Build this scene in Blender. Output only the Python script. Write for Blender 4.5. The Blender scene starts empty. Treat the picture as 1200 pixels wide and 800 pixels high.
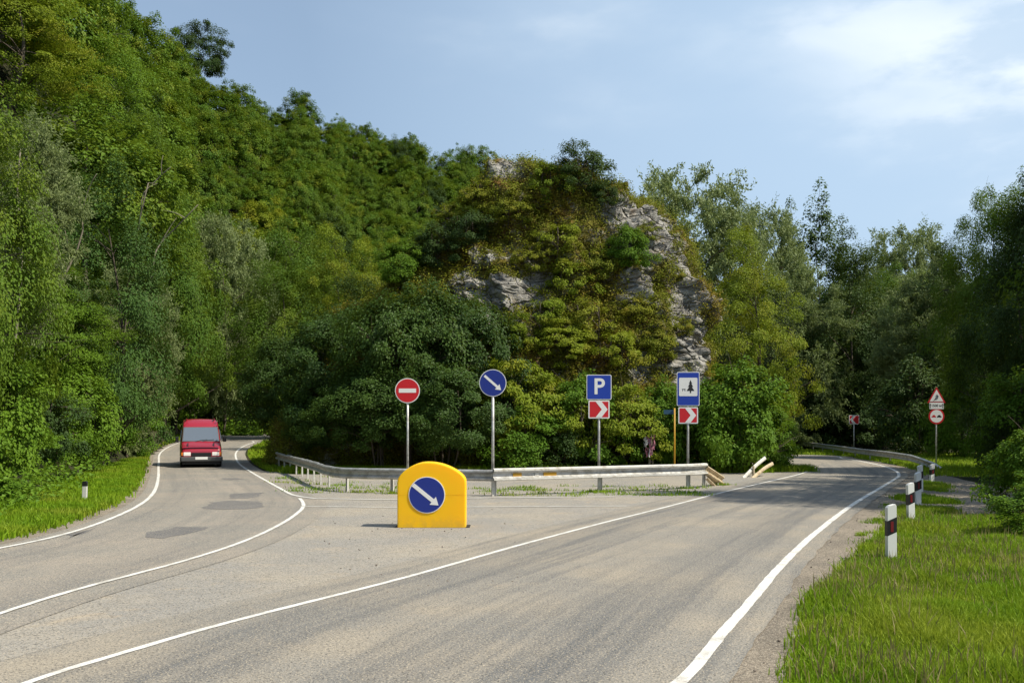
import bpy, bmesh, math, random
import numpy as np
from mathutils import Vector, Matrix
from mathutils.bvhtree import BVHTree

S = bpy.context.scene
COL = S.collection
PI = math.pi
FPX, CX, HY, CH = 1150.0, 600.0, 495.0, 2.0     # focal (px of a 1200 px wide frame), centre, horizon row, eye height

# ------------------------------------------------------------------ camera, sky, sun, exposure
cam = bpy.data.cameras.new('camera'); camo = bpy.data.objects.new('camera', cam); COL.objects.link(camo)
camo.location = (0, 0, CH); camo.rotation_euler = (PI/2, 0, 0)
cam.sensor_width = 36; cam.sensor_fit = 'HORIZONTAL'; cam.lens = 36*FPX/1200
cam.shift_y = (HY-400)/1200; cam.clip_start = 0.1; cam.clip_end = 6000
S.camera = camo

SUN_EL, SUN_AZ = math.radians(50), math.radians(108)      # azimuth clockwise from +Y
world = bpy.data.worlds.new('World'); S.world = world; world.use_nodes = True
def build_world():
    nt = world.node_tree; nt.nodes.clear(); N = nt.nodes.new; L = nt.links.new
    out = N('ShaderNodeOutputWorld'); bg = N('ShaderNodeBackground'); bg.inputs[1].default_value = 0.095
    sky = N('ShaderNodeTexSky'); sky.sky_type = 'NISHITA'; sky.sun_disc = False
    sky.sun_elevation = SUN_EL; sky.sun_rotation = SUN_AZ; sky.air_density = 1.1; sky.dust_density = 1.2; sky.ozone_density = 1.8
    tc = N('ShaderNodeTexCoord')
    # thin cloud: noise in the sky's own directions
    mp = N('ShaderNodeMapping'); mp.inputs['Scale'].default_value = (1.6, 1.6, 4.2); mp.inputs['Location'].default_value = (.3, .1, .4)
    L(tc.outputs['Generated'], mp.inputs[0])
    n1 = N('ShaderNodeTexNoise'); n1.inputs['Scale'].default_value = 2.3; n1.inputs['Detail'].default_value = 5; n1.inputs['Roughness'].default_value = .45; n1.inputs['Distortion'].default_value = .2
    L(mp.outputs[0], n1.inputs[0])
    # a cloud bank low in the north-east
    d = Vector((610, 1150, 520)).normalized()
    dot = N('ShaderNodeVectorMath'); dot.operation = 'DOT_PRODUCT'; dot.inputs[1].default_value = d
    L(tc.outputs['Generated'], dot.inputs[0])
    mr = N('ShaderNodeMapRange'); mr.interpolation_type = 'SMOOTHSTEP'
    mr.inputs[1].default_value = .965; mr.inputs[2].default_value = 1.0; mr.inputs[3].default_value = 0; mr.inputs[4].default_value = .36
    L(dot.outputs['Value'], mr.inputs[0])
    ad = N('ShaderNodeMath'); ad.operation = 'ADD'; L(n1.outputs[0], ad.inputs[0]); L(mr.outputs[0], ad.inputs[1])
    m2 = N('ShaderNodeMapRange'); m2.interpolation_type = 'SMOOTHSTEP'
    m2.inputs[1].default_value = .46; m2.inputs[2].default_value = 1.12; m2.inputs[3].default_value = 0; m2.inputs[4].default_value = 1
    L(ad.outputs[0], m2.inputs[0])
    # thin veil everywhere, thicker towards the bank
    m3 = N('ShaderNodeMapRange'); m3.inputs[1].default_value = .80; m3.inputs[2].default_value = 1.0; m3.inputs[3].default_value = .34; m3.inputs[4].default_value = .80
    L(dot.outputs['Value'], m3.inputs[0])
    mv = N('ShaderNodeMix'); mv.data_type = 'RGBA'; mv.inputs['B'].default_value = (5.0, 6.6, 8.4, 1)
    L(m3.outputs[0], mv.inputs['Factor']); L(sky.outputs[0], mv.inputs['A'])
    n2 = N('ShaderNodeTexNoise'); n2.inputs['Scale'].default_value = 5.5; n2.inputs['Detail'].default_value = 6; n2.inputs['Roughness'].default_value = .55; L(mp.outputs[0], n2.inputs[0])
    m4 = N('ShaderNodeMapRange'); m4.interpolation_type = 'SMOOTHSTEP'; m4.inputs[1].default_value = .38; m4.inputs[2].default_value = .60; L(n2.outputs[0], m4.inputs[0])
    cc = N('ShaderNodeMix'); cc.data_type = 'RGBA'; cc.inputs['A'].default_value = (5.6, 6.8, 8.1, 1); cc.inputs['B'].default_value = (8.4, 9.1, 9.6, 1); L(m4.outputs[0], cc.inputs['Factor'])
    mc = N('ShaderNodeMix'); mc.data_type = 'RGBA'; L(cc.outputs['Result'], mc.inputs['B'])
    L(m2.outputs[0], mc.inputs['Factor']); L(mv.outputs['Result'], mc.inputs['A'])
    L(mc.outputs['Result'], bg.inputs[0]); L(bg.outputs[0], out.inputs[0])
build_world()
sl = bpy.data.lights.new('sun', 'SUN'); sl.energy = 4.9; sl.angle = math.radians(.55); sl.color = (1, .925, .78)
so = bpy.data.objects.new('sun', sl); COL.objects.link(so)
sd = Vector((math.sin(SUN_AZ)*math.cos(SUN_EL), math.cos(SUN_AZ)*math.cos(SUN_EL), math.sin(SUN_EL)))
so.rotation_euler = sd.to_track_quat('Z', 'Y').to_euler(); so.location = (40, -20, 60)
S.view_settings.view_transform = 'Standard'; S.view_settings.look = 'None'; S.view_settings.gamma = 1
S.view_settings.use_curve_mapping = False; S.view_settings.exposure = 0.35
S.cycles.max_bounces = 6; S.cycles.diffuse_bounces = 3; S.cycles.transmission_bounces = 4; S.cycles.transparent_max_bounces = 6
S.cycles.use_denoising = True

# ------------------------------------------------------------------ helpers
def vn(p, seed=0):
    """value noise, p (n,3) -> (n,) in 0..1"""
    p = np.asarray(p, float); i = np.floor(p).astype(np.int64); f = p-i; f = f*f*(3-2*f); r = 0
    def h(a, b, c):
        n = (a*73856093) ^ (b*19349663) ^ (c*83492791) ^ (seed*2654435761 & 0x7fffffff)
        n = (n ^ (n >> 13))*1274126177 & 0xffffffff; n = (n ^ (n >> 16)) & 0xffff
        return n/65535.0
    for dx in (0, 1):
        for dy in (0, 1):
            for dz in (0, 1):
                w = (f[:, 0] if dx else 1-f[:, 0])*(f[:, 1] if dy else 1-f[:, 1])*(f[:, 2] if dz else 1-f[:, 2])
                r = r+w*h(i[:, 0]+dx, i[:, 1]+dy, i[:, 2]+dz)
    return r
def fbm(p, oct=4, seed=0):
    r = 0; a = .5; t = 0
    for k in range(oct): r = r+a*vn(p*(2**k)+k*7.1, seed+k); t += a; a *= .5
    return r/t
def sm(t): t = np.clip(t, 0, 1); return t*t*(3-2*t)

def zroad(x, y): return .9*sm((np.asarray(y, float)-45)/55)*sm((-np.asarray(x, float)-4)/8)
HP = [-3000, -600, 0, 50, 100, 160, 200, 240, 300, 400, 590, 740, 900, 1200, 1500]
HR0 = [13.5, 17.5, 27, 33, 42, 60, 88, 106, 118, 124, 130, 135, 150, 190, 250]
HR1 = [50, 75, 110, 116, 125, 155, 175, 195, 215, 232, 270, 290, 300, 320, 350]
HZ1 = [26, 42, 49, 46, 43, 49, 54, 60, 63.5, 64, 62.5, 35, 14, 8, 4]
def terrain(x, y):
    x = np.asarray(x, float); y = np.asarray(y, float)
    t = np.where(y > .5, x/np.maximum(y, .5), np.where(x < 0, -4., 4.)); px = np.clip(CX+FPX*t, -3000, 1500)
    r = np.hypot(x, y); r0 = np.interp(px, HP, HR0); r1 = np.interp(px, HP, HR1); z1 = np.interp(px, HP, HZ1)
    u = np.maximum((r-r0)/(r1-r0), 0)
    f = np.where(u < 1, np.minimum(u, 1)**1.12, np.maximum(1-.3*(u-1), 0))
    p = np.stack([x.ravel()*.03, y.ravel()*.03, np.zeros(x.size)], 1)
    n = (fbm(p, 3, 5).reshape(x.shape)-.5)*9*sm(u*2)
    # low bank rising behind the left verge
    return zroad(x, y)+z1*f+n*np.where(u < 1.5, 1, 0)
def tz(x, y): return float(terrain(np.array([x]), np.array([y]))[0])
_Y = np.arange(4, 400, .05)
def G(px, py, z0=0.0):
    """the ground point that stands at a place of the photograph"""
    h = CH-(py-HY)/FPX*_Y-zroad((px-CX)/FPX*_Y, _Y)
    k = int(np.argmax(h <= z0)) if (h <= z0).any() else len(_Y)-1
    y = _Y[k]; x = (px-CX)/FPX*y
    return (float(x), float(y))
def PT(px, py, Y): return ((px-CX)*Y/FPX, Y, CH+(HY-py)*Y/FPX)

def new_mesh(name, v, f, mats=None, parent=None, smooth=False, link=True):
    me = bpy.data.meshes.new(name); me.from_pydata([tuple(a) for a in v], [], f); me.update()
    for m in (mats if isinstance(mats, (list, tuple)) else [mats]):
        if m: me.materials.append(m)
    if smooth: me.shade_smooth()
    o = bpy.data.objects.new(name, me)
    if link: COL.objects.link(o)
    if parent: o.parent = parent
    return o
def fast_mesh(name, v, quads, mats, fattr=None, matidx=None, smooth=False):
    """numpy quads (-1 in the last corner = triangle)"""
    me = bpy.data.meshes.new(name); v = np.asarray(v, np.float32); q = np.asarray(quads, np.int64)
    cnt = np.where(q[:, 3] < 0, 3, 4); starts = np.concatenate([[0], np.cumsum(cnt)[:-1]]); loops = q.ravel(); loops = loops[loops >= 0]
    me.vertices.add(len(v)); me.vertices.foreach_set('co', v.ravel())
    me.loops.add(len(loops)); me.loops.foreach_set('vertex_index', loops.astype(np.int32))
    me.polygons.add(len(q)); me.polygons.foreach_set('loop_start', starts.astype(np.int32))
    try: me.polygons.foreach_set('loop_total', cnt.astype(np.int32))
    except Exception: pass
    if matidx is not None: me.polygons.foreach_set('material_index', np.asarray(matidx, np.int32))
    me.polygons.foreach_set('use_smooth', np.full(len(q), bool(smooth)))
    for m in mats: me.materials.append(m)
    if fattr is not None:
        a = me.attributes.new('rnd', 'FLOAT', 'FACE'); a.data.foreach_set('value', np.asarray(fattr, np.float32))
    me.update(calc_edges=True)
    return me
def link_obj(name, me, parent=None):
    o = bpy.data.objects.new(name, me); COL.objects.link(o)
    if parent: o.parent = parent
    return o
def empty(name, loc=(0, 0, 0), rz=0):
    o = bpy.data.objects.new(name, None); COL.objects.link(o); o.location = loc; o.rotation_euler = (0, 0, rz); o.empty_display_size = .2
    return o
def tag(o, label=None, cat=None, group=None, kind=None):
    if label: o['label'] = label
    if cat: o['category'] = cat
    if group: o['group'] = group
    if kind: o['kind'] = kind
    return o
def copy_tree(o, parent=None):
    c = o.copy(); COL.objects.link(c); c.parent = parent
    for ch in list(o.children): copy_tree(ch, c)
    return c

class MB:
    """collects shapes into one mesh"""
    def __init__(s): s.v = []; s.f = []
    def add(s, v, f, M=None):
        b = len(s.v); s.v += [tuple(M @ Vector(p)) if M else tuple(p) for p in v]; s.f += [tuple(i+b for i in q) for q in f]; return s
    def box(s, a, b, M=None, bev=0):
        bm = bmesh.new(); bmesh.ops.create_cube(bm, size=1)
        for v in bm.verts: v.co = Vector([(a[i]+b[i])/2+v.co[i]*(b[i]-a[i]) for i in range(3)])
        if bev: bmesh.ops.bevel(bm, geom=bm.edges[:], offset=bev, segments=2, affect='EDGES', profile=.6)
        bm.verts.index_update(); s.add([v.co for v in bm.verts], [[v.index for v in f.verts] for f in bm.faces], M); bm.free(); return s
    def tube(s, pts, rad, n=8, cap=True):
        pts = [Vector(p) for p in pts]; rad = rad if hasattr(rad, '__len__') else [rad]*len(pts); b = len(s.v); u = None
        for i, p in enumerate(pts):
            t = (pts[min(i+1, len(pts)-1)]-pts[max(i-1, 0)]).normalized()
            if u is None: u = t.orthogonal().normalized()
            u = (u-t*u.dot(t)).normalized(); w = t.cross(u)
            for k in range(n):
                a = 2*PI*k/n; s.v.append(tuple(p+(u*math.cos(a)+w*math.sin(a))*rad[i]))
        for i in range(len(pts)-1):
            for k in range(n):
                a, c = b+i*n+k, b+i*n+(k+1) % n; s.f.append((a, c, c+n, a+n))
        if cap: s.f.append(tuple(b+k for k in range(n))[::-1]); s.f.append(tuple(b+(len(pts)-1)*n+k for k in range(n)))
        return s
    def prism(s, poly, y0, y1, M=None):
        """polygon in x,z pushed from y0 (front) to y1 (back)"""
        n = len(poly); v = [(x, y0, z) for x, z in poly]+[(x, y1, z) for x, z in poly]
        f = [tuple(range(n)), tuple(range(2*n-1, n-1, -1))]+[(i+n, (i+1) % n+n, (i+1) % n, i) for i in range(n)]
        return s.add(v, f, M)
    def build(s, name, mat, parent=None, smooth=False, bevel=0):
        o = new_mesh(name, s.v, s.f, mat, parent, smooth)
        bm = bmesh.new(); bm.from_mesh(o.data); bmesh.ops.recalc_face_normals(bm, faces=bm.faces[:]); bm.to_mesh(o.data); bm.free()
        if bevel:
            m = o.modifiers.new('bevel', 'BEVEL'); m.width = bevel; m.segments = 2; m.limit_method = 'ANGLE'
        return o
def disc(cx, cz, r, n=48, a0=0): return [(cx+r*math.cos(a0+2*PI*k/n), cz+r*math.sin(a0+2*PI*k/n)) for k in range(n)]
def rrect(cx, cz, w, h, r, n=5):
    out = []
    for sx, sz, a in ((1, 1, 0), (-1, 1, PI/2), (-1, -1, PI), (1, -1, 1.5*PI)):
        for k in range(n+1): out.append((cx+sx*(w/2-r)+r*math.cos(a+k*PI/2/n), cz+sz*(h/2-r)+r*math.sin(a+k*PI/2/n)))
    return out
def catmull(pts, step=.7):
    P = [np.array(p, float) for p in pts]; out = []
    P = [2*P[0]-P[1]]+P+[2*P[-1]-P[-2]]
    for i in range(1, len(P)-2):
        n = max(2, int(np.linalg.norm(P[i+1]-P[i])/step))
        for k in range(n):
            t = k/n; a, b, c, d = P[i-1:i+3]
            out.append(.5*((2*b)+(-a+c)*t+(2*a-5*b+4*c-d)*t*t+(-a+3*b-3*c+d)*t**3))
    out.append(P[-2]); return out
def resample(pts, n):
    P = np.array(pts); d = np.r_[0, np.cumsum(np.linalg.norm(np.diff(P, axis=0), axis=1))]; t = np.linspace(0, d[-1], n)
    return np.stack([np.interp(t, d, P[:, k]) for k in range(P.shape[1])], 1)
def offset(P, w):
    P = np.array(P)[:, :2]; T = np.gradient(P, axis=0); T /= np.linalg.norm(T, axis=1)[:, None]+1e-9
    return P+np.stack([-T[:, 1], T[:, 0]], 1)*(np.asarray(w).reshape(-1, 1) if hasattr(w, '__len__') else w)
def ribbon(name, A, B, z, mat, nx=5, n=None, jitter=0):
    n = n or max(len(A), 2); A = resample(A, n); B = resample(B, n); v = []; f = []; uv = []
    L = np.r_[0, np.cumsum(np.linalg.norm(np.diff((A+B)/2, axis=0), axis=1))]
    for i in range(n):
        for k in range(nx):
            t = k/(nx-1); p = A[i]*(1-t)+B[i]*t; v.append((p[0], p[1], float(zroad(p[0], p[1]))+z)); uv.append((t, L[i]))
    for i in range(n-1):
        for k in range(nx-1): a = i*nx+k; f.append((a, a+1, a+nx+1, a+nx))
    o = new_mesh(name, v, f, mat); u = o.data.uv_layers.new(name='UVMap')
    for lp in o.data.loops: u.data[lp.index].uv = uv[lp.vertex_index]
    bm = bmesh.new(); bm.from_mesh(o.data); bmesh.ops.recalc_face_normals(bm, faces=bm.faces[:])
    if sum(fc.normal.z for fc in bm.faces) < 0: bmesh.ops.reverse_faces(bm, faces=bm.faces[:])
    bm.to_mesh(o.data); bm.free()
    return o
def strip(name, pts, w, z, mat, nx=3, step=.5):
    P = resample(catmull(pts, step), max(8, int(np.linalg.norm(np.diff(np.array(pts), axis=0), axis=1).sum()/step)))
    P = resample(P, len(P)*3); nn = fbm(np.stack([P[:, 0]*5, P[:, 1]*5, P[:, 0]*0], 1), 3, 61)-.5; mm = fbm(np.stack([P[:, 0]*5, P[:, 1]*5, P[:, 0]*0+9], 1), 3, 62)-.5
    return ribbon(name, offset(P, list(w/2*(1+.5*nn))), offset(P, list(-w/2*(1+.5*mm))), z, mat, nx)

# ------------------------------------------------------------------ materials
def mat(name, color=(.5, .5, .5), rough=.7, metal=0, spec=.4, fn=None, **kw):
    m = bpy.data.materials.new(name); m.use_nodes = True; nt = m.node_tree; b = nt.nodes['Principled BSDF']
    b.inputs['Base Color'].default_value = (*color, 1); b.inputs['Roughness'].default_value = rough; b.inputs['Metallic'].default_value = metal
    b.inputs['Specular IOR Level'].default_value = spec
    for k, v in kw.items(): b.inputs[k.replace('_', ' ')].default_value = v
    if fn: fn(nt, b)
    return m
class NT:
    def __init__(s, nt, co='Object'):
        s.nt = nt; s.tc = nt.nodes.new('ShaderNodeTexCoord'); s.co = s.tc.outputs[co]
    def noise(s, sc, det=4, rough=.55, co=None, scale3=None, dist=0):
        c = co or s.co
        if scale3:
            m = s.nt.nodes.new('ShaderNodeMapping'); m.inputs['Scale'].default_value = scale3; s.nt.links.new(c, m.inputs[0]); c = m.outputs[0]
        n = s.nt.nodes.new('ShaderNodeTexNoise'); n.inputs['Scale'].default_value = sc; n.inputs['Detail'].default_value = det
        n.inputs['Roughness'].default_value = rough; n.inputs['Distortion'].default_value = dist; s.nt.links.new(c, n.inputs[0]); return n.outputs[0]
    def rng(s, x, a, b, c=0, d=1, smooth=True):
        n = s.nt.nodes.new('ShaderNodeMapRange'); n.interpolation_type = 'SMOOTHSTEP' if smooth else 'LINEAR'
        for i, q in enumerate((a, b, c, d)): n.inputs[i+1].default_value = q
        s.nt.links.new(x, n.inputs[0]); return n.outputs[0]
    def mix(s, f, a, b, bt='MIX'):
        n = s.nt.nodes.new('ShaderNodeMix'); n.data_type = 'RGBA'; n.blend_type = bt
        for key, q in (('Factor', f), ('A', a), ('B', b)):
            if isinstance(q, (int, float)): n.inputs[key].default_value = q
            elif isinstance(q, tuple): n.inputs[key].default_value = (*q, 1)
            else: s.nt.links.new(q, n.inputs[key])
        return n.outputs['Result']
    def math(s, op, a, b=0.0):
        n = s.nt.nodes.new('ShaderNodeMath'); n.operation = op
        for i, q in enumerate((a, b)):
            if isinstance(q, (int, float)): n.inputs[i].default_value = q
            else: s.nt.links.new(q, n.inputs[i])
        return n.outputs[0]
    def bump(s, h, b, st=.3, dist=.02):
        n = s.nt.nodes.new('ShaderNodeBump'); n.inputs['Strength'].default_value = st; n.inputs['Distance'].default_value = dist
        s.nt.links.new(h, n.inputs['Height']); s.nt.links.new(n.outputs[0], b.inputs['Normal'])
    def col(s, c, b): s.nt.links.new(c, b.inputs['Base Color'])

def asphalt(name, base, warm, tracks=False, dust=.5):
    def fn(nt, b):
        t = NT(nt)
        c = t.mix(t.rng(t.noise(.45, 4), .38, .66), base, warm)
        c = t.mix(t.rng(t.noise(1.3, 5, .6, dist=.6), .56, .75, 0, dust), c, (.42, .345, .25))       # blown sand
        if tracks:
            sx = nt.nodes.new('ShaderNodeSeparateXYZ'); nt.links.new(t.tc.outputs['UV'], sx.inputs[0])
            w = t.math('SINE', t.math('MULTIPLY', t.math('ADD', sx.outputs[0], -.12), 4*PI))           # two wheel paths
            mp = nt.nodes.new('ShaderNodeMapping'); mp.inputs['Scale'].default_value = (11, .06, 1); nt.links.new(t.tc.outputs['UV'], mp.inputs[0])
            st = t.noise(1.6, 5, .6, co=mp.outputs[0])
            k = t.math('ADD', t.math('MULTIPLY', t.rng(w, -.3, 1), .45), t.rng(st, .44, .66, 0, .75))
            c = t.mix(t.math('MULTIPLY', k, tracks), c, (base[0]*.46, base[1]*.51, base[2]*.60))
        sp = t.noise(42, 3, .75); c = t.mix(t.rng(sp, .36, .50, .85, 0), c, (.035, .034, .034))
        sp2 = t.noise(55, 2, .7, scale3=(1, 1, 1.3)); c = t.mix(t.rng(sp2, .55, .66, 0, .85), c, (.52, .44, .32))
        cr = t.noise(.8, 8, .75, dist=1.5); cm = t.math('ABSOLUTE', t.math('SUBTRACT', cr, .5)); c = t.mix(t.rng(cm, 0, .005, .65, 0), c, (.06, .055, .05))
        t.col(c, b); t.bump(t.math('ADD', t.noise(75, 2, .7), t.math('MULTIPLY', t.noise(6, 3), .6)), b, .55, .012)
    return mat(name, rough=.88, spec=.25, fn=fn)
M_road = asphalt('road_asphalt', (.255, .24, .212), (.335, .295, .235), .72, .4)
M_road_left = asphalt('left_road_asphalt', (.255, .24, .212), (.315, .28, .235), .38, .3)
M_junc = asphalt('junction_asphalt', (.28, .268, .245), (.35, .315, .26), False, .75)
M_patch = asphalt('patch_asphalt', (.135, .135, .138), (.175, .17, .165), False, .05)
def _gravel(nt, b):
    t = NT(nt); c = t.mix(t.rng(t.noise(.9, 4), .35, .65), (.36, .305, .235), (.25, .215, .17))
    c = t.mix(t.rng(t.noise(38, 3, .7), .4, .62), t.mix(.6, c, (.07, .06, .05)), c)
    c = t.mix(t.rng(t.noise(70, 1), .6, .68), c, (.5, .45, .37)); t.col(c, b); t.bump(t.noise(38, 4, .7), b, .9, .03)
M_gravel = mat('sandy_gravel', rough=.95, spec=.15, fn=_gravel)
def _soil(nt, b):
    t = NT(nt); c = t.mix(t.rng(t.noise(.25, 5), .4, .62), (.028, .036, .014), (.06, .048, .030))
    c = t.mix(t.rng(t.noise(6, 4, .7), .45, .6), c, (.022, .026, .012)); t.col(c, b); t.bump(t.noise(5, 5), b, .8, .15)
M_soil = mat('forest_floor', rough=.95, spec=.1, fn=_soil)
def _verge(nt, b):
    t = NT(nt); c = t.mix(t.rng(t.noise(.5, 4), .4, .62), (.065, .12, .016), (.085, .11, .022))
    c = t.mix(t.rng(t.noise(14, 4, .7), .42, .6), c, (.05, .06, .02)); t.col(c, b); t.bump(t.noise(20, 4), b, .9, .05)
M_verge = mat('verge_turf', rough=.95, spec=.1, fn=_verge)
def _paint(nt, b):
    t = NT(nt); c = t.mix(t.rng(t.noise(3.5, 6, .75), .46, .66, 0, .75), (.70, .69, .65), (.42, .39, .33))
    c = t.mix(t.rng(t.noise(70, 2, .7), .36, .43, .7, 0), c, (.2, .18, .16)); t.col(c, b); t.bump(t.noise(75, 2, .7), b, .35, .008)
M_paint = mat('road_paint', rough=.7, spec=.3, fn=_paint)
def _paint2(nt, b):
    t = NT(nt); c = t.mix(t.rng(t.noise(2.2, 6, .75), .42, .68, 0, .75), (.66, .65, .61), (.29, .27, .235)); t.col(c, b); t.bump(t.noise(75, 2, .7), b, .35, .008)
M_paint_worn = mat('worn_road_paint', rough=.8, spec=.2, fn=_paint2)

def leafmat(name, c1, c2, c3=None, trans=.32, amt=.5, spec=.2, rough=.6):
    m = bpy.data.materials.new(name); m.use_nodes = True; nt = m.node_tree; b = nt.nodes['Principled BSDF']; t = NT(nt); out = nt.nodes['Material Output']
    at = nt.nodes.new('ShaderNodeAttribute'); at.attribute_name = 'rnd'; oi = nt.nodes.new('ShaderNodeObjectInfo')
    f = t.math('ADD', t.math('MULTIPLY', oi.outputs['Random'], .45), t.math('MULTIPLY', at.outputs['Fac'], .55))
    c = t.mix(f, c1, c2)
    if c3: c = t.mix(t.rng(t.math('ADD', t.noise(.35, 3), t.math('MULTIPLY', at.outputs['Fac'], .12)), .52, .74, 0, amt), c, c3)
    t.col(c, b); b.inputs['Roughness'].default_value = rough; b.inputs['Specular IOR Level'].default_value = spec
    tr = nt.nodes.new('ShaderNodeBsdfTranslucent'); c4 = t.mix(.5, c, (.20, .26, .02)); nt.links.new(c4, tr.inputs[0])
    mx = nt.nodes.new('ShaderNodeMixShader'); mx.inputs[0].default_value = trans
    nt.links.new(b.outputs[0], mx.inputs[1]); nt.links.new(tr.outputs[0], mx.inputs[2]); nt.links.new(mx.outputs[0], out.inputs[0])
    return m
L_beech = leafmat('beech_leaves', (.052, .125, .011), (.14, .225, .018), (.19, .23, .014))
L_far = leafmat('hill_leaves', (.048, .130, .010), (.145, .240, .016), (.23, .25, .015), amt=.75, trans=.25)
L_yel = leafmat('yellow_green_leaves', (.14, .22, .012), (.27, .31, .018), (.31, .25, .02), trans=.35)
L_dark = leafmat('dark_leaves', (.026, .060, .012), (.060, .105, .018), trans=.22)
L_blue = leafmat('bluish_leaves', (.042, .10, .018), (.09, .165, .028), trans=.25)
L_willow = leafmat('willow_leaves', (.155, .205, .075), (.27, .32, .13), trans=.28)
L_bright = leafmat('fresh_leaves', (.070, .17, .012), (.16, .27, .018), trans=.35)
L_hazel = leafmat('hazel_leaves', (.026, .064, .009), (.070, .13, .016), trans=.28, spec=.25, rough=.55)
L_rockveg = leafmat('rock_plants', (.13, .175, .012), (.29, .30, .022), (.33, .22, .024), amt=.7, trans=.3)
L_moss = leafmat('moss_tufts', (.13, .13, .018), (.25, .215, .024), (.27, .16, .025), amt=.8, trans=.15)
L_grass = leafmat('grass_blades', (.095, .23, .007), (.28, .42, .015), (.36, .36, .045), trans=.4, amt=.5)
L_seed = leafmat('dry_stalks', (.22, .18, .08), (.32, .26, .12), trans=.3)
def _bark(nt, b):
    t = NT(nt); c = t.mix(t.noise(3, 5, .7, scale3=(4, 4, .7)), (.05, .04, .03), (.15, .125, .095)); t.col(c, b); t.bump(t.noise(6, 4, scale3=(4, 4, .7)), b, .7, .03)
M_bark = mat('bark', rough=.9, spec=.15, fn=_bark)
M_palebark = mat('pale_bark', (.21, .185, .14), rough=.85, spec=.15)
def _rock(nt, b):
    t = NT(nt); geo = nt.nodes.new('ShaderNodeNewGeometry')
    rot = nt.nodes.new('ShaderNodeMapping'); rot.inputs['Rotation'].default_value = (0, math.radians(-50), 0); rot.inputs['Scale'].default_value = (.7, .7, 1.9); nt.links.new(t.co, rot.inputs[0])
    st = t.noise(1.1, 7, .62, co=rot.outputs[0], dist=.6)
    c = t.mix(t.rng(st, .30, .60), (.19, .18, .16), (.52, .50, .455))
    c = t.mix(t.rng(t.noise(7, 5, .7), .35, .6), t.mix(.45, c, (.14, .13, .115)), c)
    c = t.mix(t.rng(t.noise(.9, 4, .6), .6, .75, 0, .6), c, (.25, .17, .10))                       # iron stain
    sx = nt.nodes.new('ShaderNodeSeparateXYZ'); nt.links.new(geo.outputs['Normal'], sx.inputs[0])
    at = nt.nodes.new('ShaderNodeAttribute'); at.attribute_name = 'veg'
    mo = t.math('ADD', t.math('ADD', t.noise(1.6, 6, .7), t.math('MULTIPLY', sx.outputs[2], .16)), t.math('MULTIPLY', at.outputs['Fac'], .34))
    moss = t.mix(t.noise(3.5, 5, .7), (.10, .105, .015), (.24, .20, .03))
    moss = t.mix(t.rng(t.noise(.7, 3), .5, .65), moss, (.20, .11, .03))
    c = t.mix(t.rng(mo, .66, .86), c, moss); t.col(c, b)
    vo = nt.nodes.new('ShaderNodeTexVoronoi'); vo.feature = 'DISTANCE_TO_EDGE'; vo.inputs['Scale'].default_value = 1.5; wv = nt.nodes.new('ShaderNodeMix'); wv.data_type = 'RGBA'; wv.inputs['Factor'].default_value = .12
    wn = nt.nodes.new('ShaderNodeTexNoise'); wn.inputs['Scale'].default_value = 2.5; wn.inputs['Detail'].default_value = 4; nt.links.new(rot.outputs[0], wn.inputs[0]); nt.links.new(rot.outputs[0], wv.inputs['A']); nt.links.new(wn.outputs['Color'], wv.inputs['B']); nt.links.new(wv.outputs['Result'], vo.inputs['Vector'])
    crk = t.rng(vo.outputs['Distance'], 0, .09)
    h = t.math('ADD', t.math('ADD', t.math('MULTIPLY', st, 1.0), t.math('MULTIPLY', t.noise(6, 8, .7), .5)), t.math('MULTIPLY', crk, .8)); t.bump(h, b, 1.0, .4)
M_rock = mat('limestone', rough=.92, spec=.2, fn=_rock)
def _galv(nt, b):
    t = NT(nt); c = t.mix(t.rng(t.noise(4, 5, .7), .4, .65), (.50, .50, .49), (.32, .31, .28)); t.col(c, b)
    nt.links.new(t.rng(t.noise(9, 4), .3, .7, .35, .6), b.inputs['Roughness'])
M_galv = mat('galvanised_steel', metal=.55, fn=_galv)
def _white(nt, b):
    t = NT(nt); c = t.mix(t.rng(t.noise(5, 5, .7), .48, .72), (.56, .55, .51), (.34, .31, .25)); t.col(c, b)
M_whitepaint = mat('weathered_white_paint', rough=.7, fn=_white)
def _cream(nt, b):
    t = NT(nt); c = t.mix(t.rng(t.noise(6, 5, .7), .45, .7), (.50, .42, .28), (.28, .17, .09)); t.col(c, b)
M_rust = mat('rusty_cream_steel', rough=.7, fn=_cream)
def sheet(name, c, r=.45):
    def fn(nt, b):
        t = NT(nt); q = t.mix(t.rng(t.noise(9, 5, .7), .5, .8, 0, .35), c, tuple(a*.72+.03 for a in c)); t.col(q, b)
    return mat(name, rough=r, spec=.45, fn=fn)
M_sw = sheet('sign_white', (.78, .78, .76)); M_sr = sheet('sign_red', (.55, .012, .02)); M_sb = sheet('sign_blue', (.010, .045, .36)); M_sk = sheet('sign_black', (.015, .015, .015))
M_sbn = sheet('sign_navy', (.010, .028, .23))
M_back = mat('sign_back', (.3, .3, .31), .5, .5)
M_black = mat('black_plastic', (.012, .012, .013), .45); M_rubber = mat('rubber', (.02, .02, .02), .85)
M_ypole = mat('yellow_paint', (.50, .27, .02), .5)
M_reflred = mat('red_reflector', (.16, .008, .01), .35, spec=.5)
M_stone = mat('pebble', (.18, .15, .12), .9)

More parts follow.
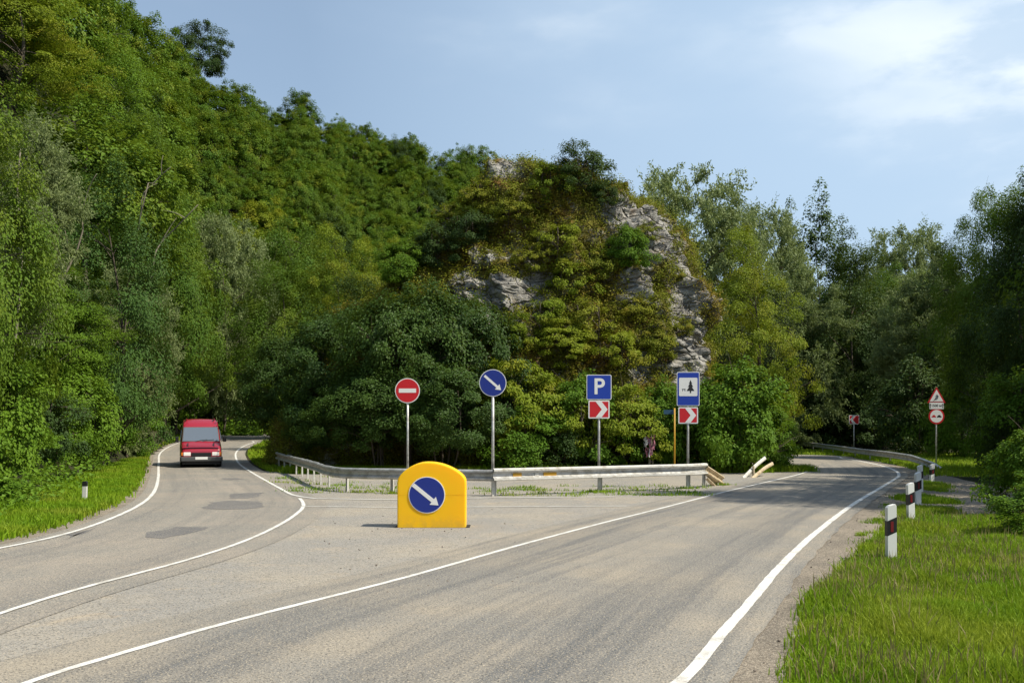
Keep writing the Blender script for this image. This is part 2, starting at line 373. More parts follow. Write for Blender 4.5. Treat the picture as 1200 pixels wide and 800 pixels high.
# ------------------------------------------------------------------ terrain and road surfaces
def build_terrain():
    xs = np.r_[-3000, -1500, -800, -500, -350, np.arange(-260, -62, 4), np.arange(-62, 62, 1.), np.arange(62, 260, 4), 350, 500, 800, 1500, 3000]
    ys = np.r_[-1500, -600, -250, -100, -50, np.arange(-25, 130, 1.), np.arange(130, 420, 4), 500, 700, 1000, 1700, 4000]
    X, Y = np.meshgrid(xs, ys); Z = terrain(X, Y)
    Z = np.where((np.abs(X) > 600) | (Y > 600), np.minimum(Z, 0), Z)-.0
    v = np.stack([X.ravel(), Y.ravel(), Z.ravel()], 1); nx, ny = len(xs), len(ys)
    i = np.arange((ny-1)*nx).reshape(ny-1, nx)[:, :-1].ravel()
    q = np.stack([i, i+1, i+nx+1, i+nx], 1)
    tag(link_obj('ground', fast_mesh('ground', v, q, [M_soil], smooth=True)), 'dark leafy forest floor under the hillside wood', kind='structure')
build_terrain()

LL = [(-8.0, -14), (-8.0, 0)]+[G(*p) for p in ((-120, 672), (0, 644), (50, 634), (110, 616.7), (160, 595), (180, 578), (185.5, 560), (186, 543), (189, 530), (207, 520), (235, 512.5), (270, 509.6), (312, 508.6))]
LL += [(LL[-1][0]+14, LL[-1][1]+5), (LL[-1][0]+30, LL[-1][1]+10)]
LR = [(-5.6, -14), (-5.5, 0)]+[G(*p) for p in ((-120, 765), (0, 722), (50, 705.7), (110, 688), (213, 660), (283, 637), (327, 617), (349, 602), (355.5, 594.5), (354.5, 589), (351, 585))]
LR2 = [G(*p) for p in ((372, 585.3), (345, 581.5), (328, 573), (310, 563), (293, 553), (281, 544.5), (276.5, 537), (277, 530), (284, 524), (297, 519), (314, 516.2))]
LR2 += [(LR2[-1][0]+10, LR2[-1][1]+5), (LR2[-1][0]+28, LR2[-1][1]+9)]
RL = [(-8.2, -8), (-6.0, -2)]+[G(*p) for p in ((-60, 839), (42, 800), (137, 771.7), (254, 737), (354, 710), (417, 695), (500, 672), (600, 643), (700, 616), (770, 598), (850, 577), (905, 564), (938, 556), (949, 551), (947, 547), (933, 544.8))]
RL += [(RL[-1][0]-7, RL[-1][1]+3), (RL[-1][0]-22, RL[-1][1]+14)]
RR = [(-6.0, -8), (-2.9, -2)]+[G(*p) for p in ((700, 889), (807, 795), (843, 750), (880, 707), (917, 663), (957, 625), (1000, 592), (1030, 573.5), (1047, 563), (1053.5, 557.5), (1047, 551), (1026, 544.5), (990, 538), (943, 533.5))]
RR += [(RR[-1][0]-14, RR[-1][1]+6), (RR[-1][0]-32, RR[-1][1]+22)]

# junction pavement: everything between the two roads up to the foot of the rock
def flat_sheet(name, poly, z, m, label, kind='structure', cell=1.2):
    """polygon, cut finely so its edge can be a little ragged"""
    P = []
    n = len(poly)
    rs = random.Random(len(poly)*7+int(z*1000))
    for i in range(n):
        a, b = Vector(poly[i]), Vector(poly[(i+1) % n]); k = max(1, int((b-a).length/cell))
        for j in range(k):
            p = a.lerp(b, j/k); P.append((p.x+rs.uniform(-.05, .05)*(3 if name == 'road_patch' else 1), p.y+rs.uniform(-.05, .05)*(4 if name == 'road_patch' else 1)))
    bm = bmesh.new(); vs = [bm.verts.new((x, y, 0)) for x, y in P]; f = bm.faces.new(vs); bm.normal_update()
    if f.normal.z < 0: f.normal_flip()
    bmesh.ops.triangulate(bm, faces=bm.faces[:])
    for v in bm.verts: v.co.z = float(zroad(v.co.x, v.co.y))+z
    me = bpy.data.meshes.new(name); bm.to_mesh(me); bm.free(); me.materials.append(m)
    return tag(link_obj(name, me), label, kind=kind)
llc = [tuple(p) for p in catmull(LL[:9], 1.5)]; rrc = [tuple(p) for p in catmull(RR[:11], 1.5)]
junc = llc+[G(300, 552), G(325, 553), G(345, 556), G(420, 556), G(600, 555.5), G(760, 554.5), G(850, 554), G(905, 554), G(932, 551)]+[G(1000, 560)]+rrc[::-1]
flat_sheet('junction_pavement', junc, .016, M_junc, 'pale worn asphalt between the two roads and in front of the rock')
def widen(P, w): return [tuple(p) for p in offset(np.array(catmull(P, 1.0)), w)]
lrall = LR[:-1]+LR2[2:]
tag(ribbon('road', widen(LL, .30), widen(lrall, -.55), .022, M_road_left, 7, 220), 'left branch of the road curving away past the van', kind='structure')
_w = [tuple(p) for p in offset(np.array(catmull(RR, .25)), list(-.30-.12*(fbm(np.array([[p[0]*2.5, p[1]*2.5, 0] for p in catmull(RR, .25)]), 3, 4)-.3)))]
tag(ribbon('road', widen(RL, .75), _w, .026, M_road, 7, 500), 'right branch of the road curving away behind the rock', kind='structure')
for pts, w, m, lb in ((LL, .095, M_paint, 'white edge line along the left verge'), (LR, .085, M_paint, 'white line hooking round the near side of the left branch'),
                      (LR2, .10, M_paint, 'white line along the inner side of the left bend'), (RL, .085, M_paint, 'white line between the junction and the right branch'),
                      (RR, .115, M_paint, 'thick white edge line along the right shoulder')):
    tag(strip('road_marking', pts, w, .032, m), lb, kind='structure')
tag(strip('road_marking', [G(372, 585.3), G(420, 586), G(463, 586.6), G(547, 584.7), G(640, 583.8), G(720, 583)], .10, .032, M_paint_worn), 'thin white line in front of the guardrail', kind='structure')
tag(strip('road_marking', [G(352, 594.5), G(460, 595.5), G(560, 595.2), G(650, 594.5), G(735, 594)], .07, .032, M_paint_worn), 'faded white line behind the yellow bollard', kind='structure')
# shoulders and turf
def shoulder(name, A, B, z, m, label, n=160): return tag(ribbon(name, A, B, z, m, 4, n), label, kind='structure')
rng = np.random.default_rng(3)
base = catmull(LL, 1.0); nz = fbm(np.array([[p[0]*.4, p[1]*.4, 0] for p in base]), 3, 2)
shoulder('gravel_shoulder', [tuple(p) for p in offset(base, .25)], [tuple(p) for p in offset(base, list(.75+.5*nz))], .014, M_gravel, 'narrow gravel edge between left verge and road')
shoulder('grass_verge', [tuple(p) for p in offset(base, list(.70+.3*nz))], [tuple(p) for p in offset(base, 7.5)], .009, M_verge, 'bright green verge left of the road')
rb = catmull(RR, 1.0); nz = fbm(np.array([[p[0]*.5, p[1]*.5, 0] for p in rb]), 3, 9)
ya = np.array([p[1] for p in rb]); wd = np.interp(ya, [-10, 6, 9, 13, 18, 24, 30, 40], [1.6, 1.6, 1.6, 1.7, 1.7, 1.6, 1.2, .7])
flat_sheet('gravel_track', [G(1035, 650), G(1015, 600), G(1045, 572), (16.5, 37.5), G(1085, 551), G(1120, 560), G(1160, 570), G(1230, 572), G(1260, 602), G(1100, 608)], .011, M_gravel, 'grey gravel turn-off beside the white posts')
shoulder('gravel_shoulder', [tuple(p) for p in offset(rb, -.2)], [tuple(p) for p in offset(rb, list(-(wd+.9*(nz-.3))))], .015, M_gravel, 'sandy gravel shoulder beside the right road')
TURF_R = [(-3.0, -8), (.85, 2), G(908, 850), G(930, 800), G(948, 740), G(962, 700), G(1000, 664), G(1038, 626), G(1050, 610), G(1120, 606), G(1240, 604), (14, 16), (12, 4), (8, -8)]
flat_sheet('grass_verge', TURF_R, .019, M_verge, 'sunny long grass in the right foreground')
TURF_B = [G(1046, 584), G(1090, 582), G(1115, 585), G(1120, 591), G(1080, 590.5)]
TURF_C = [G(1082, 566), G(1108, 569), G(1110, 577), G(1080, 574)]
TURF_E = [G(1045, 600), G(1075, 596), G(1110, 598), G(1112, 602.5), G(1050, 606)]
_rd = catmull(RR[11:], 1.0); TD_A = [tuple(p) for p in offset(_rd, -.75)]; TD_B = [tuple(p) for p in offset(_rd, -10)]
shoulder('grass_verge', TD_A, TD_B, .006, M_verge, 'shaded grass below the far guardrail', 60)
_ri = catmull(LR2, 1.0); TI_A = [tuple(p) for p in offset(_ri, -.7)]; TI_B = [tuple(p) for p in offset(_ri, -6)]
shoulder('grass_verge', TI_A[14:-22], TI_B[14:-22], .008, M_verge, 'dark shaded grass inside the left bend', 60)
# darker repair patches
for pp, lb in (([(172, 631), (178, 626), (205, 619), (236, 620), (240, 623), (205, 630), (185, 632)], 'dark repair patch nearest on the left road'),
               ([(240, 597), (244, 590), (270, 587.5), (308, 588), (306, 594), (290, 597), (262, 597)], 'middle dark repair patch on the left road'),
               ([(266, 585), (272, 579.5), (306, 578), (303, 583.5), (285, 585.5)], 'farthest wide repair patch on the left road'),
               ([(257, 562.5), (262, 560.4), (281, 560.2), (282, 562), (268, 563)], 'small dark repair patch near the van'),
               ([(70, 634), (90, 625), (108, 618.5), (108, 621), (90, 629), (74, 635)], 'dark crack sealing beside the left edge line')):
    flat_sheet('road_patch', [G(*p) for p in pp], .0262, M_patch, lb, cell=.35)

# ------------------------------------------------------------------ foliage
def unit(a): return a/(np.linalg.norm(a, axis=1)[:, None]+1e-9)
def leaves(c, nrm, rs, L, W, tdir=None, fold=.12):
    """one folded rhombic leaf per centre"""
    n = len(c); nrm = unit(nrm); r = rs.normal(size=(n, 3))
    if tdir is not None: r = tdir+r*.35
    t = unit(r-nrm*(r*nrm).sum(1)[:, None]); b = np.cross(nrm, t)
    s = rs.uniform(.7, 1.3, (n, 1)); Ls = L*s; Ws = W*s
    v = np.empty((n, 4, 3)); v[:, 0] = c; v[:, 1] = c+t*Ls*.45+b*Ws*.5+nrm*Ls*fold; v[:, 2] = c+t*Ls-nrm*Ls*fold*.6; v[:, 3] = c+t*Ls*.45-b*Ws*.5+nrm*Ls*fold
    return v.reshape(-1, 3), np.arange(4*n).reshape(n, 4)
def limb(p0, p1, r0, r1, rs, sag=.12, n=5):
    p0, p1 = np.array(p0, float), np.array(p1, float); L = np.linalg.norm(p1-p0); out = []
    side = rs.normal(size=3)*L*.06
    for k in range(n+1):
        t = k/n; p = p0*(1-t)+p1*t; p = p+side*math.sin(PI*t); p[2] += sag*L*math.sin(PI*t)*.5; out.append(p)
    return out, [r0*(1-k/n)+r1*k/n for k in range(n+1)]
def make_tree(seed, H=11, R=4, cb=1.5, nc=90, nl=160, cr=.95, L=.15, W=.09, style='round', leafm=None, trunk=.16, lobes=.35, stems=1, flat=.75, nlimb=26):
    """returns (wood mesh builder, crown arrays)"""
    rs = np.random.default_rng(seed); mb = MB()
    d = unit(rs.normal(size=(nc, 3))); rad = rs.uniform(.35, 1, nc)**.45; spr = rs.random(nc) < .14; rad = np.where(spr, rad+(.10 if style in ('round', 'bush') else 0), rad)
    lob = 1-lobes+2*lobes*vn(d*1.7+seed*3.3, seed)
    zc = (cb+H)/2; hz = (H-cb)/2
    c = d*rad[:, None]*lob[:, None]*np.array([R, R, hz])
    if style == 'round': c[:, :2] *= (1-.30*np.clip(c[:, 2:3]/hz, -1, 1)); c[:, :2] *= np.where(c[:, 2:3] < 0, 1.0, 1.0)
    if style == 'bush': c[:, :2] *= (1-.22*np.clip(c[:, 2:3]/hz, -1, 1))
    if style == 'tall': c[:, :2] *= .75+.35*np.cos(c[:, 2:3]/hz*1.4)
    if style == 'dome':
        d[:, 2] = np.abs(d[:, 2])*1.5-.6; d = unit(d); rad = rs.uniform(.62, 1.06, nc); c = d*(rad*lob)[:, None]*np.array([R, R, hz])
    c[:, 2] += zc; c[:, 2] = np.maximum(c[:, 2], .15+cr*.3)
    # wood
    order = np.argsort(rs.random(nc))
    for s in range(stems):
        a = 2*PI*s/max(stems, 1)+seed; off = np.array([math.cos(a), math.sin(a), 0])*(0 if stems == 1 else .25)
        top = np.array([rs.normal()*.25*R*.4, rs.normal()*.25*R*.4, H*.82])+off*(0 if stems == 1 else R*1.2)
        tp, tr = limb(off+np.array([0, 0, -.4]), top, trunk/math.sqrt(stems), .03, rs, 0, 8)
        mb.tube(tp, tr, 7, False)
        for k in order[s::stems][:nlimb//stems]:
            z0 = np.clip((c[k, 2]-.35*np.hypot(*c[k, :2]))/H, .12, .78); i = z0*8*1.0/.82; j = int(min(i, 7)); fr = min(i-j, 1)
            st = np.array(tp[j])*(1-fr)+np.array(tp[j+1])*fr; rr = max(.02, tr[j]*.5)
            lp, lr = limb(st, c[k], rr, .012, rs, .18, 4); mb.tube(lp, lr, 5, False)
            for _ in range(2):
                e = c[k]+rs.normal(size=3)*cr*.7; q, qr = limb(lp[3], e, .016, .006, rs, .05, 2); mb.tube(q, qr, 3, False)
    # leaves
    rep = rs.poisson(nl, nc); cc = np.repeat(c, rep, axis=0); n = len(cc); crr = np.repeat(cr*rs.uniform(.65, 1.35, nc)*np.where(spr, .7, 1), rep)
    tdir = None
    if style in ('round', 'bush', 'tall', 'dome'):
        g = unit(rs.normal(size=(n, 3)))*(rs.random(n)**.42)[:, None]
        out = np.repeat(unit((c-np.array([0, 0, zc*.8]))), rep, axis=0)
        q = g*np.array([1, 1, flat])*crr[:, None]
        p = cc+q+out*crr[:, None]*.1; p[:, 2] -= .18*(g[:, 0]**2+g[:, 1]**2)*crr
        nr = out*.8+g*.45+np.array([0, 0, .65])+rs.normal(size=(n, 3))*.42
        tdir = out*.6+g*.7+np.array([0, 0, -.25])
    else:                                           # willow: drooping strands fanning from each clump
        ns = 7; sid = rs.integers(0, ns, n); sd_ = unit(rs.normal(size=(nc, ns, 3))*np.array([1, 1, .5])+np.repeat(unit(c-np.array([0, 0, zc*.7]))[:, None]*1.1, ns, 1))
        ci = np.repeat(np.arange(nc), rep); dirs = sd_[ci, sid]; t = rs.random(n)
        p = cc+dirs*(t*crr*1.7)[:, None]; p[:, 2] += (.55*t-.5*t*t)*crr
        p += rs.normal(size=(n, 3))*.09*crr[:, None]
        tdir = dirs*.8+np.array([0, 0, -.35]); nr = rs.normal(size=(n, 3))+np.array([0, 0, .5])
    p[:, 2] = np.maximum(p[:, 2], .04)
    v, q = leaves(p, nr, rs, L, W, tdir)
    at = np.clip(np.repeat(rs.random(nc), rep)*.5+rs.random(n)*.5, 0, 1)
    return mb, v, q, at
def crown_mesh(name, v, q, at, m): return fast_mesh(name, v, q, [m], at)

PROTO = {}
def proto(key, name, leafm, wood=M_bark, joined=False, **kw):
    mb, v, q, at = make_tree(leafm=leafm, **kw)
    if joined:
        wv = np.array(mb.v); wf = np.array([f for f in mb.f if len(f) == 4])
        me = fast_mesh(name, np.concatenate([v, wv]), np.concatenate([q, wf+len(v)]), [leafm, wood], np.concatenate([at, np.zeros(len(wf))]), np.r_[np.zeros(len(q)), np.ones(len(wf))])
        PROTO[key] = (name, me, None, kw['H'], kw['R'])
    else:
        wv = np.array(mb.v); wf = np.array([f for f in mb.f if len(f) == 4])
        PROTO[key] = (name, crown_mesh(name+'_crown', v, q, at, leafm), fast_mesh(name+'_trunk', wv, wf, [wood], smooth=True), kw['H'], kw['R'])
def plant(key, x, y, h, w=None, label='', cat='tree', group=None, z=None, rz=None, wood_name='trunk', tilt=(0, 0)):
    """one tree of real height h and crown width w"""
    name, cm, tm, H, R = PROTO[key]; w = w or 2*R*h/H
    z = tz(x, y)-.05 if z is None else z; rz = random.uniform(0, 6.28) if rz is None else rz
    sc = (w/(2*R), w/(2*R), h/H)
    if tm is None:
        o = link_obj(name, cm); o.location = (x, y, z); o.rotation_euler = (tilt[0], tilt[1], rz); o.scale = sc
    else:
        o = empty(name, (x, y, z), rz); o.rotation_euler = (tilt[0], tilt[1], rz); o.scale = sc
        link_obj('crown', cm, o); link_obj(wood_name, tm, o)
    return tag(o, label, cat, group)
def plant_px(key, px, Y, top, wpx, label, **kw):
    """a tree whose top stands at row `top`, wpx wide, Y metres away"""
    x = (px-CX)*Y/FPX; zt = CH+(HY-top)*Y/FPX; zb = kw.pop('z', None); zb = tz(x, Y)-.05 if zb is None else zb
    return plant(key, x, Y, max(zt-zb, .5)*1.0, wpx*Y/FPX, label, z=zb, **kw)
random.seed(11)
proto('beech1', 'broadleaf_tree', L_beech, seed=1, H=13, R=4.2, cb=1.5, nc=190, nl=300, cr=.9, L=.13, W=.085)
proto('beech2', 'broadleaf_tree', L_bright, seed=2, H=13, R=4.2, cb=1.0, nc=190, nl=300, cr=.9, L=.13, W=.085, lobes=.45)
proto('yellow1', 'broadleaf_tree', L_yel, seed=3, H=11, R=4.2, cb=.8, nc=190, nl=280, cr=.8, L=.125, W=.08, flat=.55, lobes=.35)
proto('dark1', 'broadleaf_tree', L_dark, seed=4, H=12, R=4.2, cb=.8, nc=170, nl=300, cr=.95, L=.135, W=.09)
proto('blue1', 'broadleaf_tree', L_blue, seed=5, H=12, R=4.0, cb=.8, nc=170, nl=280, cr=.85, L=.13, W=.085)
proto('willow1', 'willow_tree', L_willow, seed=6, H=12, R=5, cb=.8, nc=340, nl=230, cr=.8, L=.22, W=.065, style='willow', lobes=.12)
proto('willow2', 'willow_tree', L_willow, seed=7, H=12, R=4, cb=.5, nc=240, nl=220, cr=.9, L=.22, W=.07, style='willow', lobes=.3)
proto('poplar', 'poplar_tree', L_hazel, seed=8, H=14, R=2.4, cb=2, nc=120, nl=80, cr=.62, L=.2, W=.16, style='tall', lobes=.25)
proto('hazel1', 'hazel_bush', L_hazel, seed=9, H=7.5, R=3.6, cb=2.0, nc=200, nl=220, cr=.65, L=.13, W=.10, style='bush', stems=5, trunk=.14)
proto('hazel2', 'hazel_bush', L_hazel, seed=10, H=7.5, R=3.6, cb=1.7, nc=200, nl=220, cr=.62, L=.13, W=.10, style='bush', stems=4, trunk=.14, lobes=.45)
proto('shrub1', 'shrub', L_bright, seed=12, H=3.4, R=1.8, cb=.1, nc=90, nl=150, cr=.42, L=.13, W=.09, style='bush', stems=5, trunk=.06, lobes=.5)
proto('shrub2', 'shrub', L_yel, seed=13, H=3.6, R=1.8, cb=.1, nc=95, nl=130, cr=.42, L=.12, W=.08, style='bush', stems=5, trunk=.06, flat=.4, lobes=.5)
proto('shrub3', 'shrub', L_bright, seed=14, H=4.5, R=2.2, cb=.1, nc=110, nl=150, cr=.5, L=.13, W=.09, style='bush', stems=5, trunk=.07, lobes=.5)
proto('shrub4', 'shrub', L_dark, seed=15, H=3.4, R=1.8, cb=.1, nc=80, nl=140, cr=.45, L=.12, W=.08, style='bush', stems=5, trunk=.06, lobes=.5)
proto('twiggy', 'shrub', L_rockveg, seed=16, H=2.0, R=1.1, cb=.05, nc=60, nl=90, cr=.24, L=.085, W=.055, style='bush', stems=4, trunk=.04, flat=.7, lobes=.5, nlimb=30)
proto('twiggy2', 'shrub', L_yel, seed=17, H=2.0, R=1.2, cb=.05, nc=60, nl=90, cr=.25, L=.09, W=.06, style='bush', stems=4, trunk=.04, flat=.65, lobes=.5, nlimb=30)
HK = []
for k in range(7):
    proto('hill%d' % k, 'hillside_tree', [L_far, L_far, L_far, L_beech, L_yel, L_dark, L_far][k], joined=True, seed=30+k, H=11, R=[4.2, 4.6, 3.8, 4.4, 4.2, 4.0, 3.4][k], cb=.2, nc=190, nl=105, cr=.66, L=.23, W=.16, nlimb=8, lobes=.24+.06*(k % 3), trunk=.14, style='dome', flat=.9)
proto('pine', 'dark_hill_tree', L_dark, seed=50, H=16, R=6, cb=4, nc=150, nl=150, cr=1.1, L=.34, W=.15, nlimb=14, flat=.6, style='dome', lobes=.2)

# ------------------------------------------------------------------ the rock
RY = 48.0
PYS = [190, 195, 202, 209, 218, 235, 265, 295, 330, 380, 430, 500, 560]
PXL = [596, 584, 577, 572, 562, 546, 522, 496, 466, 412, 370, 345, 335]
PXR = [604, 622, 632, 640, 700, 735, 771, 790, 801, 814, 826, 846, 862]
RZ = np.array([CH+(HY-p)*RY/FPX for p in PYS])[::-1]; RXL = np.array([(p-CX)*RY/FPX for p in PXL])[::-1]; RXR = np.array([(p-CX)*RY/FPX for p in PXR])[::-1]
def rock_bare(x, z):
    """1 where the limestone stands bare"""
    r = np.interp(z, RZ, RXR)
    a = np.exp(-((x+.7)/2.3)**4-((z-8.0)/1.9)**4)
    b = 1.25*np.exp(-((x-(r-1.3))/1.7)**2)*sm((z-2.2)/1.5)*sm((12.8-z)/1.0)
    c = np.exp(-((x-6.0)/1.3)**2-((z-8.0+.6*(x-6.0))/1.1)**2)
    d = np.exp(-((x-5.4)/.5)**2-((z-4.2)/1.1)**2)+np.exp(-((x+.3)/1.3)**2-((z-14.2)/.6)**2)+.7*np.exp(-((x+3.3)/.9)**2-((z-12)/1.3)**2)
    x_, z_ = np.broadcast_arrays(np.asarray(x, float), np.asarray(z, float)); n = fbm(np.stack([x_.ravel()*.9, z_.ravel()*.9, 0*x_.ravel()], 1), 3, 91).reshape(x_.shape)
    return np.clip((a+b+c+d)*np.clip((n-.34)*5, .15, 1.1), 0, 1)
def build_rock():
    na, nz = 460, 300; zs = np.linspace(-.6, RZ[-1]+.05, nz); A = np.linspace(0, 2*PI, na, endpoint=False)
    xl = np.interp(zs, RZ, RXL); xr = np.interp(zs, RZ, RXR); top = np.clip((RZ[-1]-zs)/(RZ[-1]), 0, 1)
    fr = .5+7.3*top**.75; bk = .6+8.5*top**.8
    sh = sm((RZ[-1]+.06-zs)/.6)
    V = np.zeros((nz, na, 3))
    for j in range(nz):
        cx, hw = (xl[j]+xr[j])/2, (xr[j]-xl[j])/2*math.sqrt(sh[j]+1e-4); ca, sa = np.cos(A), np.sin(A); e = 2/2.35
        V[j, :, 0] = cx+hw*np.sign(ca)*np.abs(ca)**e
        V[j, :, 1] = RY+np.where(sa < 0, fr[j], bk[j])*math.sqrt(sh[j]+1e-4)*np.sign(sa)*np.abs(sa)**e
        V[j, :, 2] = zs[j]
    P = V.reshape(-1, 3)
    o = np.stack([P[:, 0]-2.2, P[:, 1]-RY, (P[:, 2]-4)*.5], 1); o = unit(o)
    big = fbm(P*np.array([.33, .33, .28]), 4, 21)-.5
    th = math.radians(50); S1 = P[:, 0]*math.sin(th)+P[:, 2]*math.cos(th); S2 = P[:, 0]*math.cos(th)-P[:, 2]*math.sin(th)
    Q = np.stack([S2*.40, P[:, 1]*.5, S1*1.0], 1)
    st = fbm(Q, 5, 33); ridge = 1-np.abs(st*2-1); med = fbm(P*1.5, 4, 41)-.5
    led = st*7; led = (np.floor(led)+sm((led-np.floor(led))*1.6))/7
    bare = rock_bare(P[:, 0], P[:, 2])
    amp = np.clip(.25+1.0*(RZ[-1]-P[:, 2])/3, .25, 1)
    disp = (big*2.6+(led-.5)*3.0*(.5+.8*bare)+med*.9-(ridge > .93)*.15)*amp
    P = P+o*disp[:, None]; P[:, 2] += (vn(P*1.3, 3)-.5)*.35
    q = []
    idx = np.arange(nz*na).reshape(nz, na); a = idx[:-1]; b = np.roll(idx, -1, 1)[:-1]; c = np.roll(idx, -1, 1)[1:]; d = idx[1:]
    q = np.stack([a.ravel(), b.ravel(), c.ravel(), d.ravel()], 1)
    top = len(P); P = np.vstack([P, P[idx[-1]].mean(0)+[0, 0, .05]])
    cap = np.stack([idx[-1], np.roll(idx[-1], -1), np.full(na, top), np.full(na, -1)], 1)
    me = fast_mesh('rock_outcrop', P, np.vstack([q, cap]), [M_rock], smooth=False)
    at = me.attributes.new('veg', 'FLOAT', 'POINT'); bb = rock_bare(P[:, 0], P[:, 2]); nn = fbm(P*.8, 4, 77)
    at.data.foreach_set('value', np.clip(1.15-1.5*bb+(nn-.5)*.8, 0, 1).astype(np.float32))
    o = tag(link_obj('rock_outcrop', me), 'tall pale limestone crag overgrown with moss between the two roads', 'rock')
    return o, P, np.vstack([q, cap])
ROCK, RP, RQ = build_rock()
BV = BVHTree.FromPolygons([tuple(p) for p in RP], [tuple(int(i) for i in f if i >= 0) for f in RQ])
def on_rock(px, py):
    d = Vector(((px-CX)/FPX, 1, (HY-py)/FPX)).normalized(); h = BV.ray_cast(Vector((0, 0, CH)), d)
    return h[0]
def build_rock_cover():
    rs = np.random.default_rng(8); q = RQ[RQ[:, 3] >= 0]; a, b, c, d = (RP[q[:, k]] for k in range(4)); nr = np.cross(c-a, d-b); ar = np.linalg.norm(nr, axis=1)/2; nr = unit(nr); cen = (a+b+c+d)/4
    nr = np.where((nr*(cen-np.array([2, RY, 4]))).sum(1)[:, None] < 0, -nr, nr)
    bare = rock_bare(cen[:, 0], cen[:, 2]); n = fbm(cen*.9, 4, 55)
    w = ar*np.clip(1.25-1.25*bare+(n-.5)*2.2+nr[:, 2]*.25, 0.02, 1)**1.7*(nr[:, 1] < .6)*(cen[:, 2] > .2); w /= w.sum()
    # tufts of moss and fine herbs
    for name, num, per, rad, L, W, m, lb, up in (('moss_cover', 17000, 11, .20, .075, .045, L_moss, 'brown and olive moss tufts clinging to the rock face', .2),
                                         ('climbing_plants', 5200, 26, .30, .095, .06, L_rockveg, 'yellow green herbs and creepers growing over the rock', .6)):
        k = rs.choice(len(q), num, p=w); rep = rs.poisson(per, num); C = np.repeat(cen[k], rep, 0); Nn = np.repeat(nr[k], rep, 0); g = rs.normal(size=C.shape)*rad*.55
        sz = np.repeat(rs.uniform(.5, 1.5, num), rep)[:, None]
        g = g*sz; g -= Nn*np.minimum((g*Nn).sum(1), 0)[:, None]; g += Nn*np.abs(rs.normal(size=(len(C), 1)))*rad*.35
        v, f = leaves(C+g, Nn*.6+np.array([0, 0, up])+rs.normal(size=C.shape)*.5, rs, L, W)
        tag(link_obj(name, fast_mesh(name, v, f, [m], np.repeat(rs.random(num), rep)*.6+rs.random(len(C))*.4)), lb, 'plants', kind='stuff')
build_rock_cover()
# shrubs rooted in the crag, each told apart by its place on it
for key, px, py, w, h, lb in (
    ('shrub4', 686, 226, 62, 54, 'dark hawthorn bush standing up on the summit of the rock'),
    ('twiggy2', 645, 236, 58, 50, 'yellow green bush just left of the dark summit bush'),
    ('shrub1', 733, 316, 48, 48, 'fresh green round bush high on the right face of the rock'),
    ('shrub4', 712, 240, 34, 26, 'small dark bush below the summit bush'),
    ('twiggy', 560, 248, 50, 36, 'ochre shrub on the left shoulder of the rock'),
    ('twiggy', 600, 262, 60, 34, 'ochre green shrub in the middle of the upper rock'),
    ('twiggy2', 655, 300, 50, 40, 'yellow shrub in the hollow above the rock centre'),
    ('twiggy', 620, 318, 46, 34, 'olive shrub above the bare grey cliff patch'),
    ('twiggy2', 668, 352, 66, 50, 'yellow spreading shrub on the middle of the rock'),
    ('twiggy', 700, 330, 50, 42, 'olive shrub beside the fresh green round bush'),
    ('twiggy2', 640, 392, 60, 44, 'bright yellow shrub low left of the rock centre'),
    ('twiggy', 690, 402, 66, 52, 'feathery yellow shrub low on the rock centre'),
    ('shrub2', 662, 428, 70, 56, 'yellow green leafy bush at the lower middle of the rock'),
    ('twiggy', 745, 378, 46, 34, 'small shrub in the gully between pale slabs'),
    ('twiggy', 770, 420, 50, 40, 'green shrub low on the right face of the rock'),
    ('twiggy2', 725, 432, 60, 46, 'yellow shrub above the parking sign'),
    ('twiggy', 798, 392, 30, 24, 'tiny shrub on the steep right edge of the rock'),
    ('twiggy', 792, 330, 26, 20, 'tiny tuft of shrub on the upper right edge of the rock'),
    ('shrub4', 512, 312, 60, 44, 'dark green bush on the left flank of the rock'),
    ('shrub3', 470, 330, 60, 50, 'deep green bush left of the rock flank'),
    ('shrub4', 548, 290, 54, 44, 'dark bush above the grey cliff on its left'),
    ('twiggy', 528, 262, 40, 26, 'low ochre shrub beside the left skyline of the rock'),
    ('twiggy', 757, 280, 30, 22, 'low shrub near the top of the right ridge'),
    ('twiggy2', 606, 412, 40, 36, 'yellow sprig under the bare grey cliff')):
    h0 = on_rock(px, py)
    if h0 is None: h0 = Vector(PT(px, py, RY))
    sc = h0.y/FPX
    plant(key, h0.x, h0.y+.1, h*sc*1.1, w*sc*1.05, lb, 'bush', 'shrubs rooted in the crag', z=h0.z-.12, wood_name='stems')

